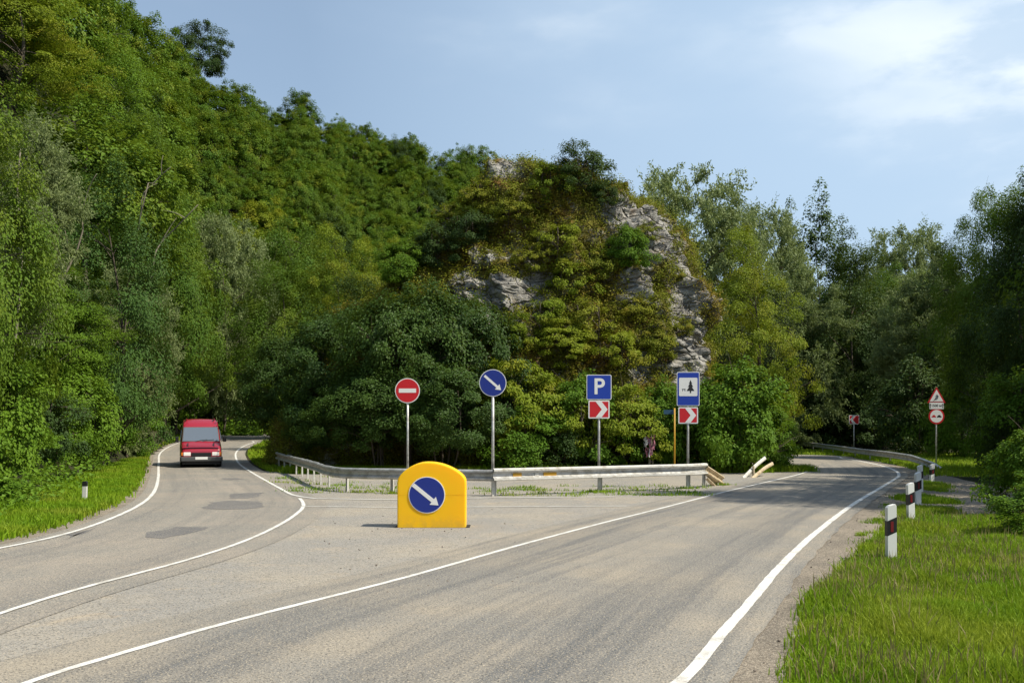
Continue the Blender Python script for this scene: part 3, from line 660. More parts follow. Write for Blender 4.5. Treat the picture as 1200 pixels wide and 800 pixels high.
# ------------------------------------------------------------------ wood on the hillside
def hillside():
    rs = random.Random(5); cov = np.full(1400, 520.0); n = 0
    cand = []
    for r in np.arange(40, 300, 5.4):
        a0 = math.atan2(-60-CX, FPX); a1 = math.atan2(780-CX, FPX); st = 6.2/r
        for a in np.arange(a0, a1, st):
            cand.append((r+rs.uniform(-2.6, 2.6), a+rs.uniform(-.4, .4)*st))
    cand.sort()
    for r, a in cand:
        x, y = r*math.sin(a), r*math.cos(a); px = CX+FPX*x/y
        r0 = np.interp(px, HP, HR0); r1 = np.interp(px, HP, HR1)
        if r < r0+8 or r > r1+4: continue
        u = (r-r0)/(r1-r0)
        if px < 210 and y < 56: continue
        h = rs.uniform(7.5, 14.0)*(1-.12*(r > 190)); w = rs.uniform(6.4, 11.0)*(1-.1*(r > 170)); z = tz(x, y); top = HY-(z+h-CH)*FPX/y
        i0, i1 = int(max(px-w*.4*FPX/y, -100))+100, int(min(px+w*.4*FPX/y, 1290))+101
        if top > cov[i0:i1].max()-3: continue
        if top > 330 and px > 330: continue
        seg = cov[i0:i1]; cov[i0:i1] = np.minimum(seg, top+.12*(w*FPX/y))
        k = rs.choices(range(7), [3, 3, 3, 2.5, .6, 1.6, 3])[0]
        if r < 115 and k == 4: k = 3
        if u > .9: lb, g = 'small rounded treetop on the skyline of the wooded hill', 'trees along the skyline of the hill'
        elif px < 230: lb, g = 'leafy tree high on the left hillside above the near forest', 'trees on the left part of the hillside'
        elif px < 420: lb, g = 'leafy tree on the middle of the wooded hillside', 'trees on the middle of the hillside'
        else: lb, g = 'leafy tree on the hillside behind the left shoulder of the rock', 'trees on the hillside behind the rock'
        plant('hill%d' % k, x, y, h, w, lb, 'tree', g, z=z-.3, tilt=(rs.uniform(-.06, .06), rs.uniform(-.06, .06)), rz=rs.uniform(0, 6.28)); n += 1
    open('/tmp/n.txt', 'w').write(str(n)) if False else None
hillside()
plant_px('pine', 233, 184, 26, 64, 'tall dark dome-topped tree rising alone above the hill skyline', cat='tree')

# nearer trees along the left road
for key, px, Y, top, w, lb in (
    ('yellow1', 5, 58, -30, 190, 'yellow green tree in the top left corner of the forest'),
    ('beech2', 92, 68, 18, 150, 'fresh green tree reaching the skyline at upper left'),
    ('beech1', 160, 76, 122, 130, 'mid green tree high on the slope right of the fresh green one'),
    ('willow2', 8, 33, 130, 150, 'loose grey green tree with bare pale branches at the left edge'),
    ('blue1', 118, 42, 205, 165, 'bluish dark green oak-like tree in the left forest'),
    ('beech2', 60, 38, 330, 150, 'bright leafy tree below the bluish tree at far left'),
    ('beech1', -40, 24, 60, 210, 'tall green tree overhanging from beyond the left edge'),
    ('beech1', 195, 72, 215, 130, 'mid green tree above the grey willow on the left'),
    ('willow2', 150, 50, 300, 110, 'narrow olive willow in the middle of the left forest'),
    ('willow1', 262, 92, 262, 120, 'rounded grey green willow behind the red van'),
    ('beech1', 205, 84, 330, 100, 'green tree between the two willows left of the van'),
    ('dark1', 300, 104, 330, 110, 'dark tree at the far bend of the left road'),
    ('beech2', 243, 104, 410, 84, 'small fresh green tree directly behind the van roof'),
    ('dark1', 172, 84, 400, 80, 'small dark tree at the edge of the left verge'),
    ('beech1', 345, 108, 250, 120, 'green tree rising over the far bend beside the hazel thicket'),
    ('yellow1', 385, 84, 285, 120, 'yellow green tree behind the hazel thicket on the left'),
    ('beech1', 330, 80, 292, 110, 'mid green tree over the left end of the hazel thicket'),
    ('yellow1', 428, 80, 300, 100, 'yellowish tree left of the rock above the hazel thicket'),
    ('dark1', 415, 62, 325, 100, 'dark tree between the hazel thicket and the rock')):
    plant_px(key, px, Y, top, w, lb, cat='tree')
# bushes lining the left verge
for key, px, Y, top, w, lb in (
    ('shrub3', -14, 25, 400, 150, 'large green bush at the left picture edge above the verge'),
    ('shrub1', 20, 29, 492, 90, 'bright leafy bush low behind the left delineator post'),
    ('shrub3', 84, 37, 420, 110, 'broad green bush right behind the left delineator post'),
    ('shrub4', 48, 31, 450, 90, 'shadowy bush between two bright bushes on the left verge'),
    ('shrub3', 118, 46, 430, 90, 'green bush where the left verge narrows'),
    ('shrub1', 140, 60, 470, 62, 'light green bush half way along the left verge'),
    ('shrub3', 158, 74, 440, 66, 'green bush beyond the light green one on the verge'),
    ('shrub3', 166, 63, 448, 64, 'dense green bush where the left verge is narrowest'),
    ('shrub1', 148, 52, 482, 52, 'low light bush half way up the left verge'),
    ('shrub1', 176, 90, 462, 58, 'pale bush at the verge left of the van'),
    ('shrub3', 214, 106, 458, 60, 'green bush directly behind the left van mirror'),
    ('shrub1', 262, 112, 466, 66, 'bright bush right of the van at the far bend'),
    ('shrub3', 290, 108, 460, 60, 'bush at the far end of the left road'),
    ('shrub3', 60, 33, 455, 84, 'round leafy bush behind and left of the left marker post'),
    ('shrub1', 103, 41, 478, 60, 'light bush right behind the left marker post'),
    ('hazel2', 30, 38, 300, 150, 'tall hazel above the lower left bushes'),
    ('shrub1', 2, 23, 560, 60, 'low bright weeds bush at the lower left edge')):
    plant_px(key, px, Y, top, w, lb, cat='bush', group='bushes lining the left verge', wood_name='stems')

# hazel thicket left of the rock
for key, px, Y, top, w, lb in (
    ('hazel1', 343, 48, 392, 112, 'leftmost dark hazel of the thicket beside the left bend'),
    ('hazel2', 405, 44, 356, 150, 'tall hazel above the curved end of the guardrail'),
    ('hazel1', 478, 40.5, 332, 160, 'tallest hazel right above the no entry sign'),
    ('hazel2', 545, 41.0, 345, 140, 'rightmost hazel above the round blue arrow sign'),
    ('hazel1', 445, 39.6, 425, 140, 'lower hazel in front of the thicket left of the no entry sign'),
    ('hazel2', 520, 38.8, 420, 140, 'lower hazel between the two round signs'),
    ('hazel2', 378, 42.5, 432, 100, 'low hazel over the curved guardrail')):
    plant_px(key, px, Y, top, w, lb, cat='bush', group='hazel thicket beside the rock', wood_name='stems')
# bushes along the foot of the rock
for key, px, Y, top, w, lb in (
    ('shrub2', 592, 39.8, 408, 100, 'yellow green bush at the rock foot right of the blue arrow sign'),
    ('shrub2', 640, 40.2, 428, 96, 'yellow green bush midway between arrow sign and parking sign'),
    ('shrub3', 615, 39.2, 470, 100, 'low green bush at the rock foot between arrow and parking signs'),
    ('shrub1', 684, 40.0, 446, 90, 'green bush behind the parking sign'),
    ('shrub2', 735, 39.6, 442, 90, 'sunlit bush right of the parking sign above the ribbons'),
    ('shrub1', 776, 40.6, 452, 70, 'green bush left of the picnic sign'),
    ('shrub3', 832, 40.0, 440, 100, 'green bush right behind the picnic sign'),
    ('shrub1', 868, 39.6, 432, 108, 'large rounded bush above the broken guardrail piece'),
    ('shrub3', 893, 41.5, 466, 80, 'rightmost rounded bush where the road bends behind the rock'),
    ('shrub4', 655, 39.6, 492, 80, 'dark low bush at the rock foot left of the parking sign')):
    plant_px(key, px, Y, top, w, lb, cat='bush', group='bushes along the foot of the rock', wood_name='stems')
# right of the rock
for key, px, Y, top, w, lb in (
    ('yellow1', 872, 54, 290, 130, 'yellow green tree at the right foot of the rock'),
    ('willow1', 806, 76, 208, 185, 'large grey green willow top behind the rock'),
    ('willow1', 885, 80, 248, 140, 'second grey willow right behind the yellow green tree'),
    ('willow2', 930, 72, 315, 120, 'pale willow between the rock and the dark right wood'),
    ('poplar', 956, 92, 236, 60, 'slender poplar standing highest over the gap on the right'),
    ('poplar', 930, 94, 255, 46, 'shorter poplar left of the highest poplar'),
    ('poplar', 984, 90, 275, 50, 'small poplar right of the highest poplar'),
    ('dark1', 1005, 74, 292, 125, 'dark tree left end of the right wood'),
    ('willow1', 1062, 88, 272, 130, 'pale willow top behind the right wood'),
    ('beech1', 1055, 78, 305, 120, 'green tree in the middle of the right wood'),
    ('willow2', 1085, 64, 315, 120, 'olive tree with drooping leaves in the right wood'),
    ('dark1', 1118, 62, 285, 110, 'dark tree above the warning sign post'),
    ('beech1', 1166, 53, 205, 110, 'tall ragged tree near the right picture edge'),
    ('dark1', 1205, 38, 235, 150, 'dark green tree at the right picture edge'),
    ('dark1', 960, 84, 380, 120, 'dark tree behind the far guardrail beside the rock'),
    ('dark1', 915, 88, 400, 100, 'dark tree in the gap right of the rock'),
    ('dark1', 1035, 75, 380, 110, 'dark tree behind the red chevron sign'),
    ('beech1', 1308, 33, 175, 140, 'tall tree beyond the right edge shading the road')):
    plant_px(key, px, Y, top, w, lb, cat='tree')
for key, px, Y, top, w, lb in (
    ('shrub4', 940, 76, 455, 80, 'dark shrub left of the chevron sign behind the far guardrail'),
    ('shrub4', 985, 74, 450, 90, 'dark shrub behind the red chevron sign'),
    ('shrub4', 1030, 73, 448, 90, 'dark shrub between chevron sign and warning signs'),
    ('shrub4', 1075, 60, 430, 100, 'dark shrub left behind the warning signs'),
    ('shrub3', 1128, 55, 440, 90, 'shaded shrub right behind the warning signs'),
    ('shrub4', 1200, 41, 435, 110, 'shaded shrub beyond the gravel turn-off'),
    ('shrub3', 1215, 34, 420, 120, 'shaded shrub at the right edge beyond the turn-off'),
    ('shrub1', 1226, 20.5, 500, 110, 'small light green shrub at the right picture edge'),
    ('shrub3', 1232, 17.2, 560, 130, 'leafy shrub at the right edge over the foreground grass')):
    plant_px(key, px, Y, top, w, lb, cat='bush', group='shrubs along the right wood', wood_name='stems')
# trees outside the frame on the right that shade the road
plant('dark1', 17.1, 23.6, 15.5, 7.2, 'dark tree out of view on the right shading the near road', 'tree')
plant('beech1', 20.5, 27.5, 15, 8.0, 'green tree out of view beyond the right edge', 'tree')
plant('dark1', 24, 37, 16, 9, 'dark tree on the outer side of the right bend', 'tree')
plant('beech1', 28, 52, 16, 8, 'green tree on the outer side of the right bend', 'tree')
# wood closing the valley behind
rs_ = random.Random(77)
for i in range(30):
    px = 820+i*17+rs_.uniform(-8, 8); Y = rs_.uniform(98, 125); plant_px('hill%d' % rs_.choice([0, 1, 2, 5]), px, Y, rs_.uniform(330, 370), rs_.uniform(90, 120), 'dark tree filling the valley behind the right bend', cat='tree', group='trees closing the valley behind the bend')
# bare pale branches in the left forest
def bare_branch(name, pts, lb):
    mb = MB(); rs = np.random.default_rng(len(lb))
    P = [np.array(PT(*p)) for p in pts]; P = [np.array([P[0][0]-3.5, P[0][1]+5, tz(P[0][0]-3.5, P[0][1]+5)-.2])]+P; cp = catmull(P, .8); n = len(cp); mb.tube(cp, list(np.linspace(.075, .02, n)), 6)
    for k in range(3, n-1, 3):
        e = np.array(cp[k])+np.array([rs.uniform(-1.2, 1.2), rs.uniform(-.4, .4), rs.uniform(.3, 1.5)]); l, r = limb(cp[k], e, .028, .008, rs, .1, 4); mb.tube(l, r, 5)
    tag(mb.build(name, M_palebark, smooth=True), lb, 'branch')
bare_branch('bare_branch', [(8, 440, 30), (20, 380, 30), (26, 300, 30), (20, 230, 29.6), (24, 175, 29.4)], 'thin pale bare branch rising at the left edge of the forest')
bare_branch('bare_branch', [(60, 345, 35), (82, 310, 35), (97, 270, 35), (92, 230, 35)], 'curved pale bare branch near the upper left trees')
bare_branch('bare_branch', [(176, 330, 44), (185, 290, 44), (203, 270, 44), (232, 240, 43.5)], 'leaning pale bare branch right of the bluish tree')
bare_branch('bare_branch', [(165, 250, 44), (180, 215, 44), (200, 196, 43.5)], 'upper pale bare branch right of the bluish tree')

# ------------------------------------------------------------------ grass
def inside(poly, x, y):
    x = np.asarray(x); y = np.asarray(y); r = np.zeros(x.shape, bool); n = len(poly)
    for i in range(n):
        (x1, y1), (x2, y2) = poly[i], poly[(i+1) % n]
        if y1 == y2: continue
        r ^= ((y1 > y) != (y2 > y)) & (x < (x2-x1)*(y-y1)/(y2-y1)+x1)
    return r
def blades(name, x, y, h, w, label, m, seed, z0=0.0, lean=.35, fat=1):
    rs = np.random.default_rng(seed); n = len(x); z = terrain(x, y)+z0
    a = rs.uniform(0, 2*PI, n); dx, dy = np.cos(a), np.sin(a); b = rs.uniform(0, 2*PI, n); lx, ly = np.cos(b), np.sin(b); ln = h*np.abs(rs.normal(0, lean, n))
    v = np.empty((n, 5, 3))
    for k, (t, ww) in enumerate(((0, 1), (0, -1), (.55, -.75), (.55, .75), (1, 0))):
        v[:, k, 0] = x+dx*w*ww*.5+lx*ln*t*t; v[:, k, 1] = y+dy*w*ww*.5+ly*ln*t*t; v[:, k, 2] = z+h*t*(1-.12*t)-(.02 if t == 0 else 0)
    i = np.arange(n)*5; q = np.empty((2*n, 4), np.int64); q[0::2] = np.stack([i, i+1, i+2, i+3], 1); q[1::2] = np.stack([i+3, i+2, i+4, np.full(n, -1)], 1)
    cl = fbm(np.stack([x*1.1, y*1.1, x*0], 1), 3, 4); at = np.repeat(np.clip(rs.random(n)*.5+(cl-.5)*1.3+.28, 0, 1), 2)
    return tag(link_obj(name, fast_mesh(name, v.reshape(-1, 3), q, [m], at)), label, 'grass', kind='stuff')
def scatter(poly, n, rs, dens=None):
    P = np.array(poly); lo, hi = P.min(0), P.max(0); x = rs.uniform(lo[0], hi[0], n); y = rs.uniform(lo[1], hi[1], n); k = inside(poly, x, y)
    if dens is not None: k &= rs.random(n) < dens(x, y)
    return x[k], y[k]
def build_grass():
    rs = np.random.default_rng(12)
    tr = [G(925, 830), G(930, 790), G(944, 740), G(957, 702), G(996, 666), G(1034, 628), G(1050, 611), G(1120, 607), G(1240, 605), (13, 16), (10, 6.0)]
    x, y = scatter(tr, 820000, rs, lambda x, y: np.clip(1.5-y/16, .35, 1)*np.clip(.35+1.3*vn(np.stack([x*1.1, y*1.1, 0*x], 1), 6), 0, 1))
    x = x+rs.normal(size=len(x))*.07; y = y+rs.normal(size=len(x))*.07
    hh = .03+.18*vn(np.stack([x*1.6, y*1.6, 0*x], 1), 8)**1.7+.07*rs.random(len(x))
    blades('grass', x, y, hh, .008+.0007*y, 'long bright grass in the right foreground', L_grass, 1, .01)
    k = rs.random(len(x)) < .03*sm(vn(np.stack([x*.8, y*.8, 0*x], 1), 18)*2.5-.8)+.003
    blades('grass_stalks', x[k], y[k], hh[k]*1.3+.10, np.full(k.sum(), .014), 'straw coloured seed stalks standing above the foreground grass', L_seed, 2, .01, .25)
    # ragged sparse edge on the gravel
    P = np.array(resample(catmull(RR[2:10], .5), 260)); e = []
    for _ in range(190):
        p = P[rs.integers(0, 200)]; k_ = rs.integers(5, 200); q = offset(P, -(np.interp(P[k_][1], [6, 10, 18, 30], [1.0, 1.15, 1.3, 1.2])*(.55+.6*rs.random()**.5)))[k_]; m = rs.integers(10, 90); e.append(rs.normal(size=(m, 2))*rs.uniform(.04, .14)+q)
    e = np.vstack(e); blades('weeds', e[:, 0], e[:, 1], rs.uniform(.03, .10, len(e)), np.full(len(e), .014), 'low weed tufts on the sandy right shoulder', L_grass, 3, .01, .8)
    for i, (pl, n, lb) in enumerate(((TURF_B, 9000, 'short grass strip behind the white posts'), (TURF_C, 7000, 'short grass patch by the farthest white post'), (TURF_E, 14000, 'short grass beside the second white post'))):
        x, y = scatter(pl, n*2, rs, lambda x, y: np.clip(2.6*vn(np.stack([x*2.2, y*1.2, 0*x], 1), 6)-.6, 0, 1)); x = x+rs.normal(size=len(x))*.12; y = y+rs.normal(size=len(x))*.15; blades('grass', x, y, rs.uniform(.03, .17, len(x)), np.full(len(x), .02), lb, L_grass, 20+i, .01)
    # left verge
    P = np.array(resample(catmull(LL, 1.0), 500)); near = [tuple(p) for p in offset(P, .75)]; far = [tuple(p) for p in offset(P, 7.5)]
    pl = near+far[::-1]
    n = 900000; i = rs.integers(60, 499, n); u = rs.random(n)**1.3; A = np.array(near)[i]; B = np.array(far)[i]; jit = rs.normal(size=(n, 2))*.12; q = A*(1-u[:, None])+B*u[:, None]+jit
    k = (q[:, 1] > 13) & (rs.random(n) < np.clip(1500/(q[:, 1]**1.7+1), .05, .9)*.5+.02); q = q[k]; u = u[k]; yy = q[:, 1]
    blades('grass', q[:, 0], q[:, 1], (.10+.22*u*rs.random(len(q))+.1*rs.random(len(q)))*(1+yy/120), .016+yy*.0009, 'bright long grass on the left verge', L_grass, 5, 0)
    # shaded grass at the far bend and at the rock foot
    x, y = scatter(TD_A+TD_B[::-1], 160000, rs); k = (y < 75); x = x[k]; y = y[k]; blades('grass', x, y, rs.uniform(.08, .26, len(x)), .04+0*x, 'shaded grass beside the far guardrail', L_grass, 6)
    x = rs.uniform(-9, 12.4, 26000); y = np.interp(x, [-9, 5, 12.4], [38.9, 38.8, 40.4])+rs.normal(size=len(x))*.4; blades('grass', x, y, rs.uniform(.12, .4, len(x)), .03+0*x, 'green grass and weeds along the rock foot', L_grass, 7)
    x, y = scatter(TI_A[14:-22]+TI_B[14:-22][::-1], 60000, rs); blades('grass', x, y, rs.uniform(.08, .26, len(x)), .05+0*x, 'dark shaded grass inside the left bend', L_grass, 8)
    # tufts in the cracked pavement under the guardrail
    e = []
    for px, py in [(rs.uniform(340, 470), rs.uniform(566, 579)) for _ in range(26)]+[(rs.uniform(560, 830), rs.uniform(570, 582)) for _ in range(60)]+[(rs.uniform(330, 420), rs.uniform(558, 570)) for _ in range(10)]+[(702, 577)]*4+[(806, 573)]*4+[(842, 569)]*5+[(463, 579)]*5:
        g = G(px, py); m = int(rs.integers(10, 60)); e.append(rs.normal(size=(m, 2))*np.array([.22, .10])+g)
    e = np.vstack(e); blades('weeds', e[:, 0], e[:, 1], rs.uniform(.03, .13, len(e)), np.full(len(e), .022), 'weed tufts in the pavement cracks below the guardrail', L_grass, 9, .015, .7)
    # big-leaved weeds at the left forest edge
    n = 60000; i = rs.integers(70, 480, n); B = offset(P, 3.9)[i]+np.clip(rs.normal(size=(n, 2)), -1.9, 1.9)*.9; k = B[:, 1] > 14; B = B[k]; n = len(B); hh = rs.random(n)*.9*np.clip(vn(np.stack([B[:, 0]*.6, B[:, 1]*.6, 0*B[:, 0]], 1), 3)*1.6-.3, .05, 1)
    c = np.stack([B[:, 0], B[:, 1], terrain(B[:, 0], B[:, 1])+hh], 1); v, f = leaves(c, rs.normal(size=(n, 3))*.5+np.array([.2, -.1, 1]), rs, .13, .10)
    tag(link_obj('undergrowth', fast_mesh('undergrowth', v, f, [L_bright], rs.random(n))), 'broad leaved weeds at the edge of the left forest', 'plants', kind='stuff')
    # ivy and litter on the forest floor of the far bends
    n = 60000; x = rs.uniform(-45, -6, n); y = rs.uniform(88, 125, n); k = rs.random(n) < np.clip(vn(np.stack([x*.5, y*.5, 0*x], 1), 3)*2-.5, 0, 1); x = x[k]; y = y[k]; n = len(x); c = np.stack([x, y, terrain(x, y)+rs.random(n)**2*2.2*vn(np.stack([x*.35, y*.35, 0*x], 1), 9)], 1)
    v, f = leaves(c, rs.normal(size=(n, 3))*.6+np.array([0, -.3, 1]), rs, .4, .25); tag(link_obj('undergrowth', fast_mesh('undergrowth_far', v, f, [L_bright], rs.random(n))), 'green undergrowth at the far bend of the left road', 'plants', kind='stuff')
    # pebbles
    mb = MB(); rr = random.Random(4)
    for _ in range(170):
        if rr.random() < .55: g = G(rr.uniform(380, 620), rr.uniform(598, 700))
        else: g = tuple(offset(P*0+np.array(resample(catmull(RR[2:10], .5), 500)), -(rr.uniform(.3, 1.6)))[rr.randint(20, 480)])
        s = rr.uniform(.005, .016); M = Matrix.Translation((g[0], g[1], .02+s*.4)) @ Matrix.Rotation(rr.uniform(0, 6), 4, 'Z') @ Matrix.Diagonal((s*rr.uniform(.8, 1.6), s, s*.7, 1))
        bm = bmesh.new(); bmesh.ops.create_icosphere(bm, subdivisions=1, radius=1); bm.verts.index_update()
        for v in bm.verts: v.co *= rr.uniform(.8, 1.15)
        mb.add([v.co for v in bm.verts], [[v.index for v in f.verts] for f in bm.faces], M); bm.free()
    tag(mb.build('pebbles', M_stone), 'loose pebbles scattered over the pavement and the shoulder', 'stones', kind='stuff')
build_grass()

# ------------------------------------------------------------------ guardrails
WP = [(0, .155), (.03, .15), (.075, .12), (.08, .09), (.035, .055), (.005, .03), (.005, -.03), (.035, -.055), (.08, -.09), (.075, -.12), (.03, -.15), (0, -.155)]
def wbeam(path, zc, side, mat_, parent, name='beam'):
    """W-profile swept along a path; zc = height of its middle; side=+1 bulges to the left of travel"""
    P = np.array(path); T = np.gradient(P, axis=0); T /= np.linalg.norm(T, axis=1)[:, None]; N = np.stack([-T[:, 1], T[:, 0]], 1)*side
    v = []; f = []; k = len(WP)
    for i, p in enumerate(P):
        z = zc[i] if hasattr(zc, '__len__') else zc; z += float(zroad(p[0], p[1]))
        for th in (0, -.006):
            for (o, h) in WP: v.append((p[0]+N[i, 0]*(o+th), p[1]+N[i, 1]*(o+th), z+h))
    for i in range(len(P)-1):
        a = i*2*k; b = a+2*k
        for j in range(k-1):
            f.append((a+j, a+j+1, b+j+1, b+j)); f.append((a+k+j+1, a+k+j, b+k+j, b+k+j+1))
        f.append((a, b, b+k, a+k)); f.append((a+k-1, a+2*k-1, b+2*k-1, b+k-1))
    for a in (0, (len(P)-1)*2*k):
        for j in range(k-1): f.append((a+j, a+k+j, a+k+j+1, a+j+1))
    return MB().add(v, f).build(name, mat_, parent)
def rail_post(x, y, parent, ztop=.70, ang=0, m=None, w=.11):
    M = Matrix.Translation((x, y, float(zroad(x, y)))) @ Matrix.Rotation(ang, 4, 'Z')
    mb = MB(); mb.box((-w/2, -.0025, -.3), (w/2, .0025, ztop), M); mb.box((-w/2, -.05, -.3), (-w/2+.006, -.004, ztop), M); mb.box((w/2-.006, -.05, -.3), (w/2, -.004, ztop), M)
    mb.box((-.03, -.09, ztop-.24), (.03, -.052, ztop-.08), M)
    return mb.build('post', m or M_galv, parent)
# curved rail on the left and straight rail in front share the ground in front of the parking place
CR = [(-10.2, 42.6), (-8.2, 37.3), (-6.6, 32.6), (-5.55, 29.6), (-4.7, 28.15), (-3.6, 27.5), (-2.2, 27.05), (-.45, 26.55)]
FRL = [(-.52, 26.45), (.9, 27.1), (2.55, 27.9), (4.0, 28.7), (5.35, 29.4), (5.9, 30.0)]
t = empty('guardrail', (0, 0, 0)); tag(t, 'old grey guardrail curving from the left bend to the yellow bollard', 'guardrail')
cp = resample(catmull(CR, .5), 60); rs_ = np.random.default_rng(3); zc = .56+np.cumsum(rs_.normal(size=60))*.006; zc[-10:] = .57
wbeam(cp, zc, -1, M_galv, t)
for i in range(0, 60, 5):
    p = cp[i]+(cp[min(i+1, 59)]-cp[i-1 if i else 0])*0; T = cp[min(i+1, 59)]-cp[max(i-1, 0)]; an = math.atan2(T[1], T[0]); nn = np.array([-T[1], T[0]])/np.hypot(*T)*.1
    rail_post(p[0]+nn[0], p[1]+nn[1], t, .66, an, M_whitepaint, .085)
t = empty('guardrail', (0, 0, 0)); tag(t, 'straight guardrail with whitened sunlit top edge below the parking and picnic signs', 'guardrail')
fp = resample(catmull(FRL, .5), 26); wbeam(fp, .585, -1, M_galv, t)
# white upper and lower lips: sun caught by the beam's bulges, put in as colour
def lip(path, zc, side, h0, h1, parent, name):
    P = np.array(path); T = np.gradient(P, axis=0); T /= np.linalg.norm(T, axis=1)[:, None]; N = np.stack([-T[:, 1], T[:, 0]], 1)*side; mb = MB(); v = []; f = []
    prof = [(-.02, .182), (.055, .178), (.095, .150), (.095, .105), (-.02, .10)] if h0 > 0 else [(-.02, -.10), (.098, -.098), (.10, -.135), (-.02, -.15)]
    for i, p in enumerate(P):
        for o, h in prof: v.append((p[0]+N[i, 0]*(o+.004), p[1]+N[i, 1]*(o+.004), zc+h))
    k = len(prof)
    for i in range(len(P)-1):
        for j in range(k): a = i*k+j; b = i*k+(j+1) % k; f.append((a, b, b+k, a+k))
    return MB().add(v, f).build(name, M_whitepaint, parent)
lip(fp, .585, -1, .163, .118, t, 'sunlit_edge'); lip(fp, .585, -1, -.095, -.125, t, 'sunlit_edge')
for x, y in ((-.5, 26.6), (2.5, 28.05), (5.3, 29.6), (5.9, 30.25)): rail_post(x, y, t, .70, math.radians(28), M_whitepaint, .13 if x < 5.5 else .09)
# end of that rail: two beams running down to the ground
endp = resample([(5.92, 30.02), (6.25, 30.6), (6.75, 31.5)], 8); wbeam(endp, np.linspace(.56, .14, 8), -1, M_rust, t, 'end_ramp')
endp = resample([(5.95, 30.2), (6.10, 30.5), (6.5, 31.2)], 8); wbeam(endp, np.linspace(.42, .02, 8), -1, M_rust, t, 'end_ramp')
# reflectors in the beam's groove
dirv = (fp[6]-fp[2]); dirv /= np.hypot(*dirv); ang = math.atan2(dirv[1], dirv[0]); nrm = np.array([dirv[1], -dirv[0]])
for d, w, m in ((.72, .26, M_ypole), (1.32, .13, M_whitepaint), (1.72, .40, M_ypole)):
    p = fp[0]+dirv*d+nrm*.022; MB().box((-w/2, -.012, -.045), (w/2, 0, .045), Matrix.Translation((p[0], p[1], .585)) @ Matrix.Rotation(ang, 4, 'Z')).build('reflector', m, t)
# far guardrail
FARR = [G(1104, 549), G(1078, 541.5), (26.0*.0+24.0, 58.3), (21.5, 62), (16, 66.5), (8, 73), (-2, 84)]
gx = G(1106, 549)
FARR = [gx, (19.2, 47.5), (20.4, 52), (20.2, 56), (18.6, 61), (15.5, 66), (9, 72), (0, 80)]
def farpts():
    out = []
    for px, top in ((1104, 549), (1094, 542.5), (1082, 537), (1068, 532.5), (1040, 528.5), (1010, 525.5), (980, 521.5), (950, 518), (920, 515.5), (895, 514)):
        z = {1104: .06, 1094: .25, 1082: .43, 1068: .54}.get(px, .58)
        Y = (CH-z)*FPX/(top-HY); out.append(((px-CX)*Y/FPX, Y, z-.155 if px < 1094 else z-.1))
    return out
fpx = farpts(); FP2 = resample([(a, b, c) for a, b, c in fpx], 50)
t = empty('guardrail', (0, 0, 0)); tag(t, 'long grey guardrail round the shaded far bend on the right', 'guardrail')
wbeam(FP2[:, :2], list(FP2[:, 2]), 1, M_galv, t)
for i in range(8, 50, 4):
    T = FP2[min(i+1, 49), :2]-FP2[i-1, :2]; an = math.atan2(T[1], T[0]); nn = np.array([T[1], -T[0]])/np.hypot(*T)*.1; rail_post(FP2[i, 0]+nn[0], FP2[i, 1]+nn[1], t, FP2[i, 2]+.12, an+PI)
# torn off piece of rail leaning out of the grass
t = empty('broken_guardrail', (8.4, 35.4, 0)); tag(t, 'broken cream piece of guardrail leaning up beside the bushes', 'guardrail')
a = PT(871, 560, 35.4); b = PT(886, 545, 36.2); c = PT(897, 536, 36.8)
for dz, dx, nm in ((0, 0, 0), (-.16, .28, 1)):
    pts = [Vector(a), Vector(b), Vector(c)]; pts = [p+Vector((dx, 0, dz*(i*.5+.2)-(0 if nm == 0 else .02))) for i, p in enumerate(pts)]
    d = (pts[2]-pts[0]).normalized(); up = Vector((-d.z, 0, d.x)).normalized(); mb = MB()
    cps = [Vector(q) for q in catmull([np.array(p) for p in pts], .15)]; v = []; f = []
    prof = [(-.065, 0), (-.06, -.03), (-.02, -.06), (.02, -.06), (.06, -.03), (.065, 0), (.02, -.045), (-.02, -.045)]
    for q in cps:
        for (h, o) in prof: v.append(tuple(q-t.location+up*h+Vector((0, o, 0))))
    k = len(prof)
    for i in range(len(cps)-1):
        for j in range(k): aa = i*k+j; bb = i*k+(j+1) % k; f.append((aa, bb, bb+k, aa+k))
    f.append(tuple(range(k))); f.append(tuple((len(cps)-1)*k+j for j in range(k)))
    mb.add(v, f).build('beam', M_whitepaint if nm == 0 else M_rust, t)
MB().tube([(.42, .45, -.2), (.42, .45, .42)], .045, 8).build('post', M_rust, t)

# ------------------------------------------------------------------ signs (built facing -Y, then turned)
def text_poly(parent, s, size, x, z, y, m, name='lettering', bold=.0):
    cu = bpy.data.curves.new(name, 'FONT'); cu.body = s; cu.size = size; cu.align_x = 'CENTER'; cu.align_y = 'CENTER'; cu.extrude = .001; cu.offset = bold
    o = bpy.data.objects.new(name, cu); COL.objects.link(o); dg = bpy.context.evaluated_depsgraph_get(); me = bpy.data.meshes.new_from_object(o.evaluated_get(dg)); bpy.data.objects.remove(o)
    me.name = name; me.materials.clear(); me.materials.append(m); me.transform(Matrix.Translation((x, y, z)) @ Matrix.Rotation(PI/2, 4, 'X'))
    return link_obj(name, me, parent)
def pole(parent, h, r=.033, y=.045, m=None): return MB().tube([(0, y, -.3), (0, y, h)], r, 12).build('post', m or M_galv, parent, smooth=True)
def plate(parent, shape, name, mrim, mface, shrink_shape, y=0):
    b = MB().prism(shape, y, y+.006).build(name, mrim, parent); MB().prism(shape, y+.008, y+.012).build('backing', M_back, b)
    MB().prism(shrink_shape, y-.003, y-.0005).build('face', mface, b); return b
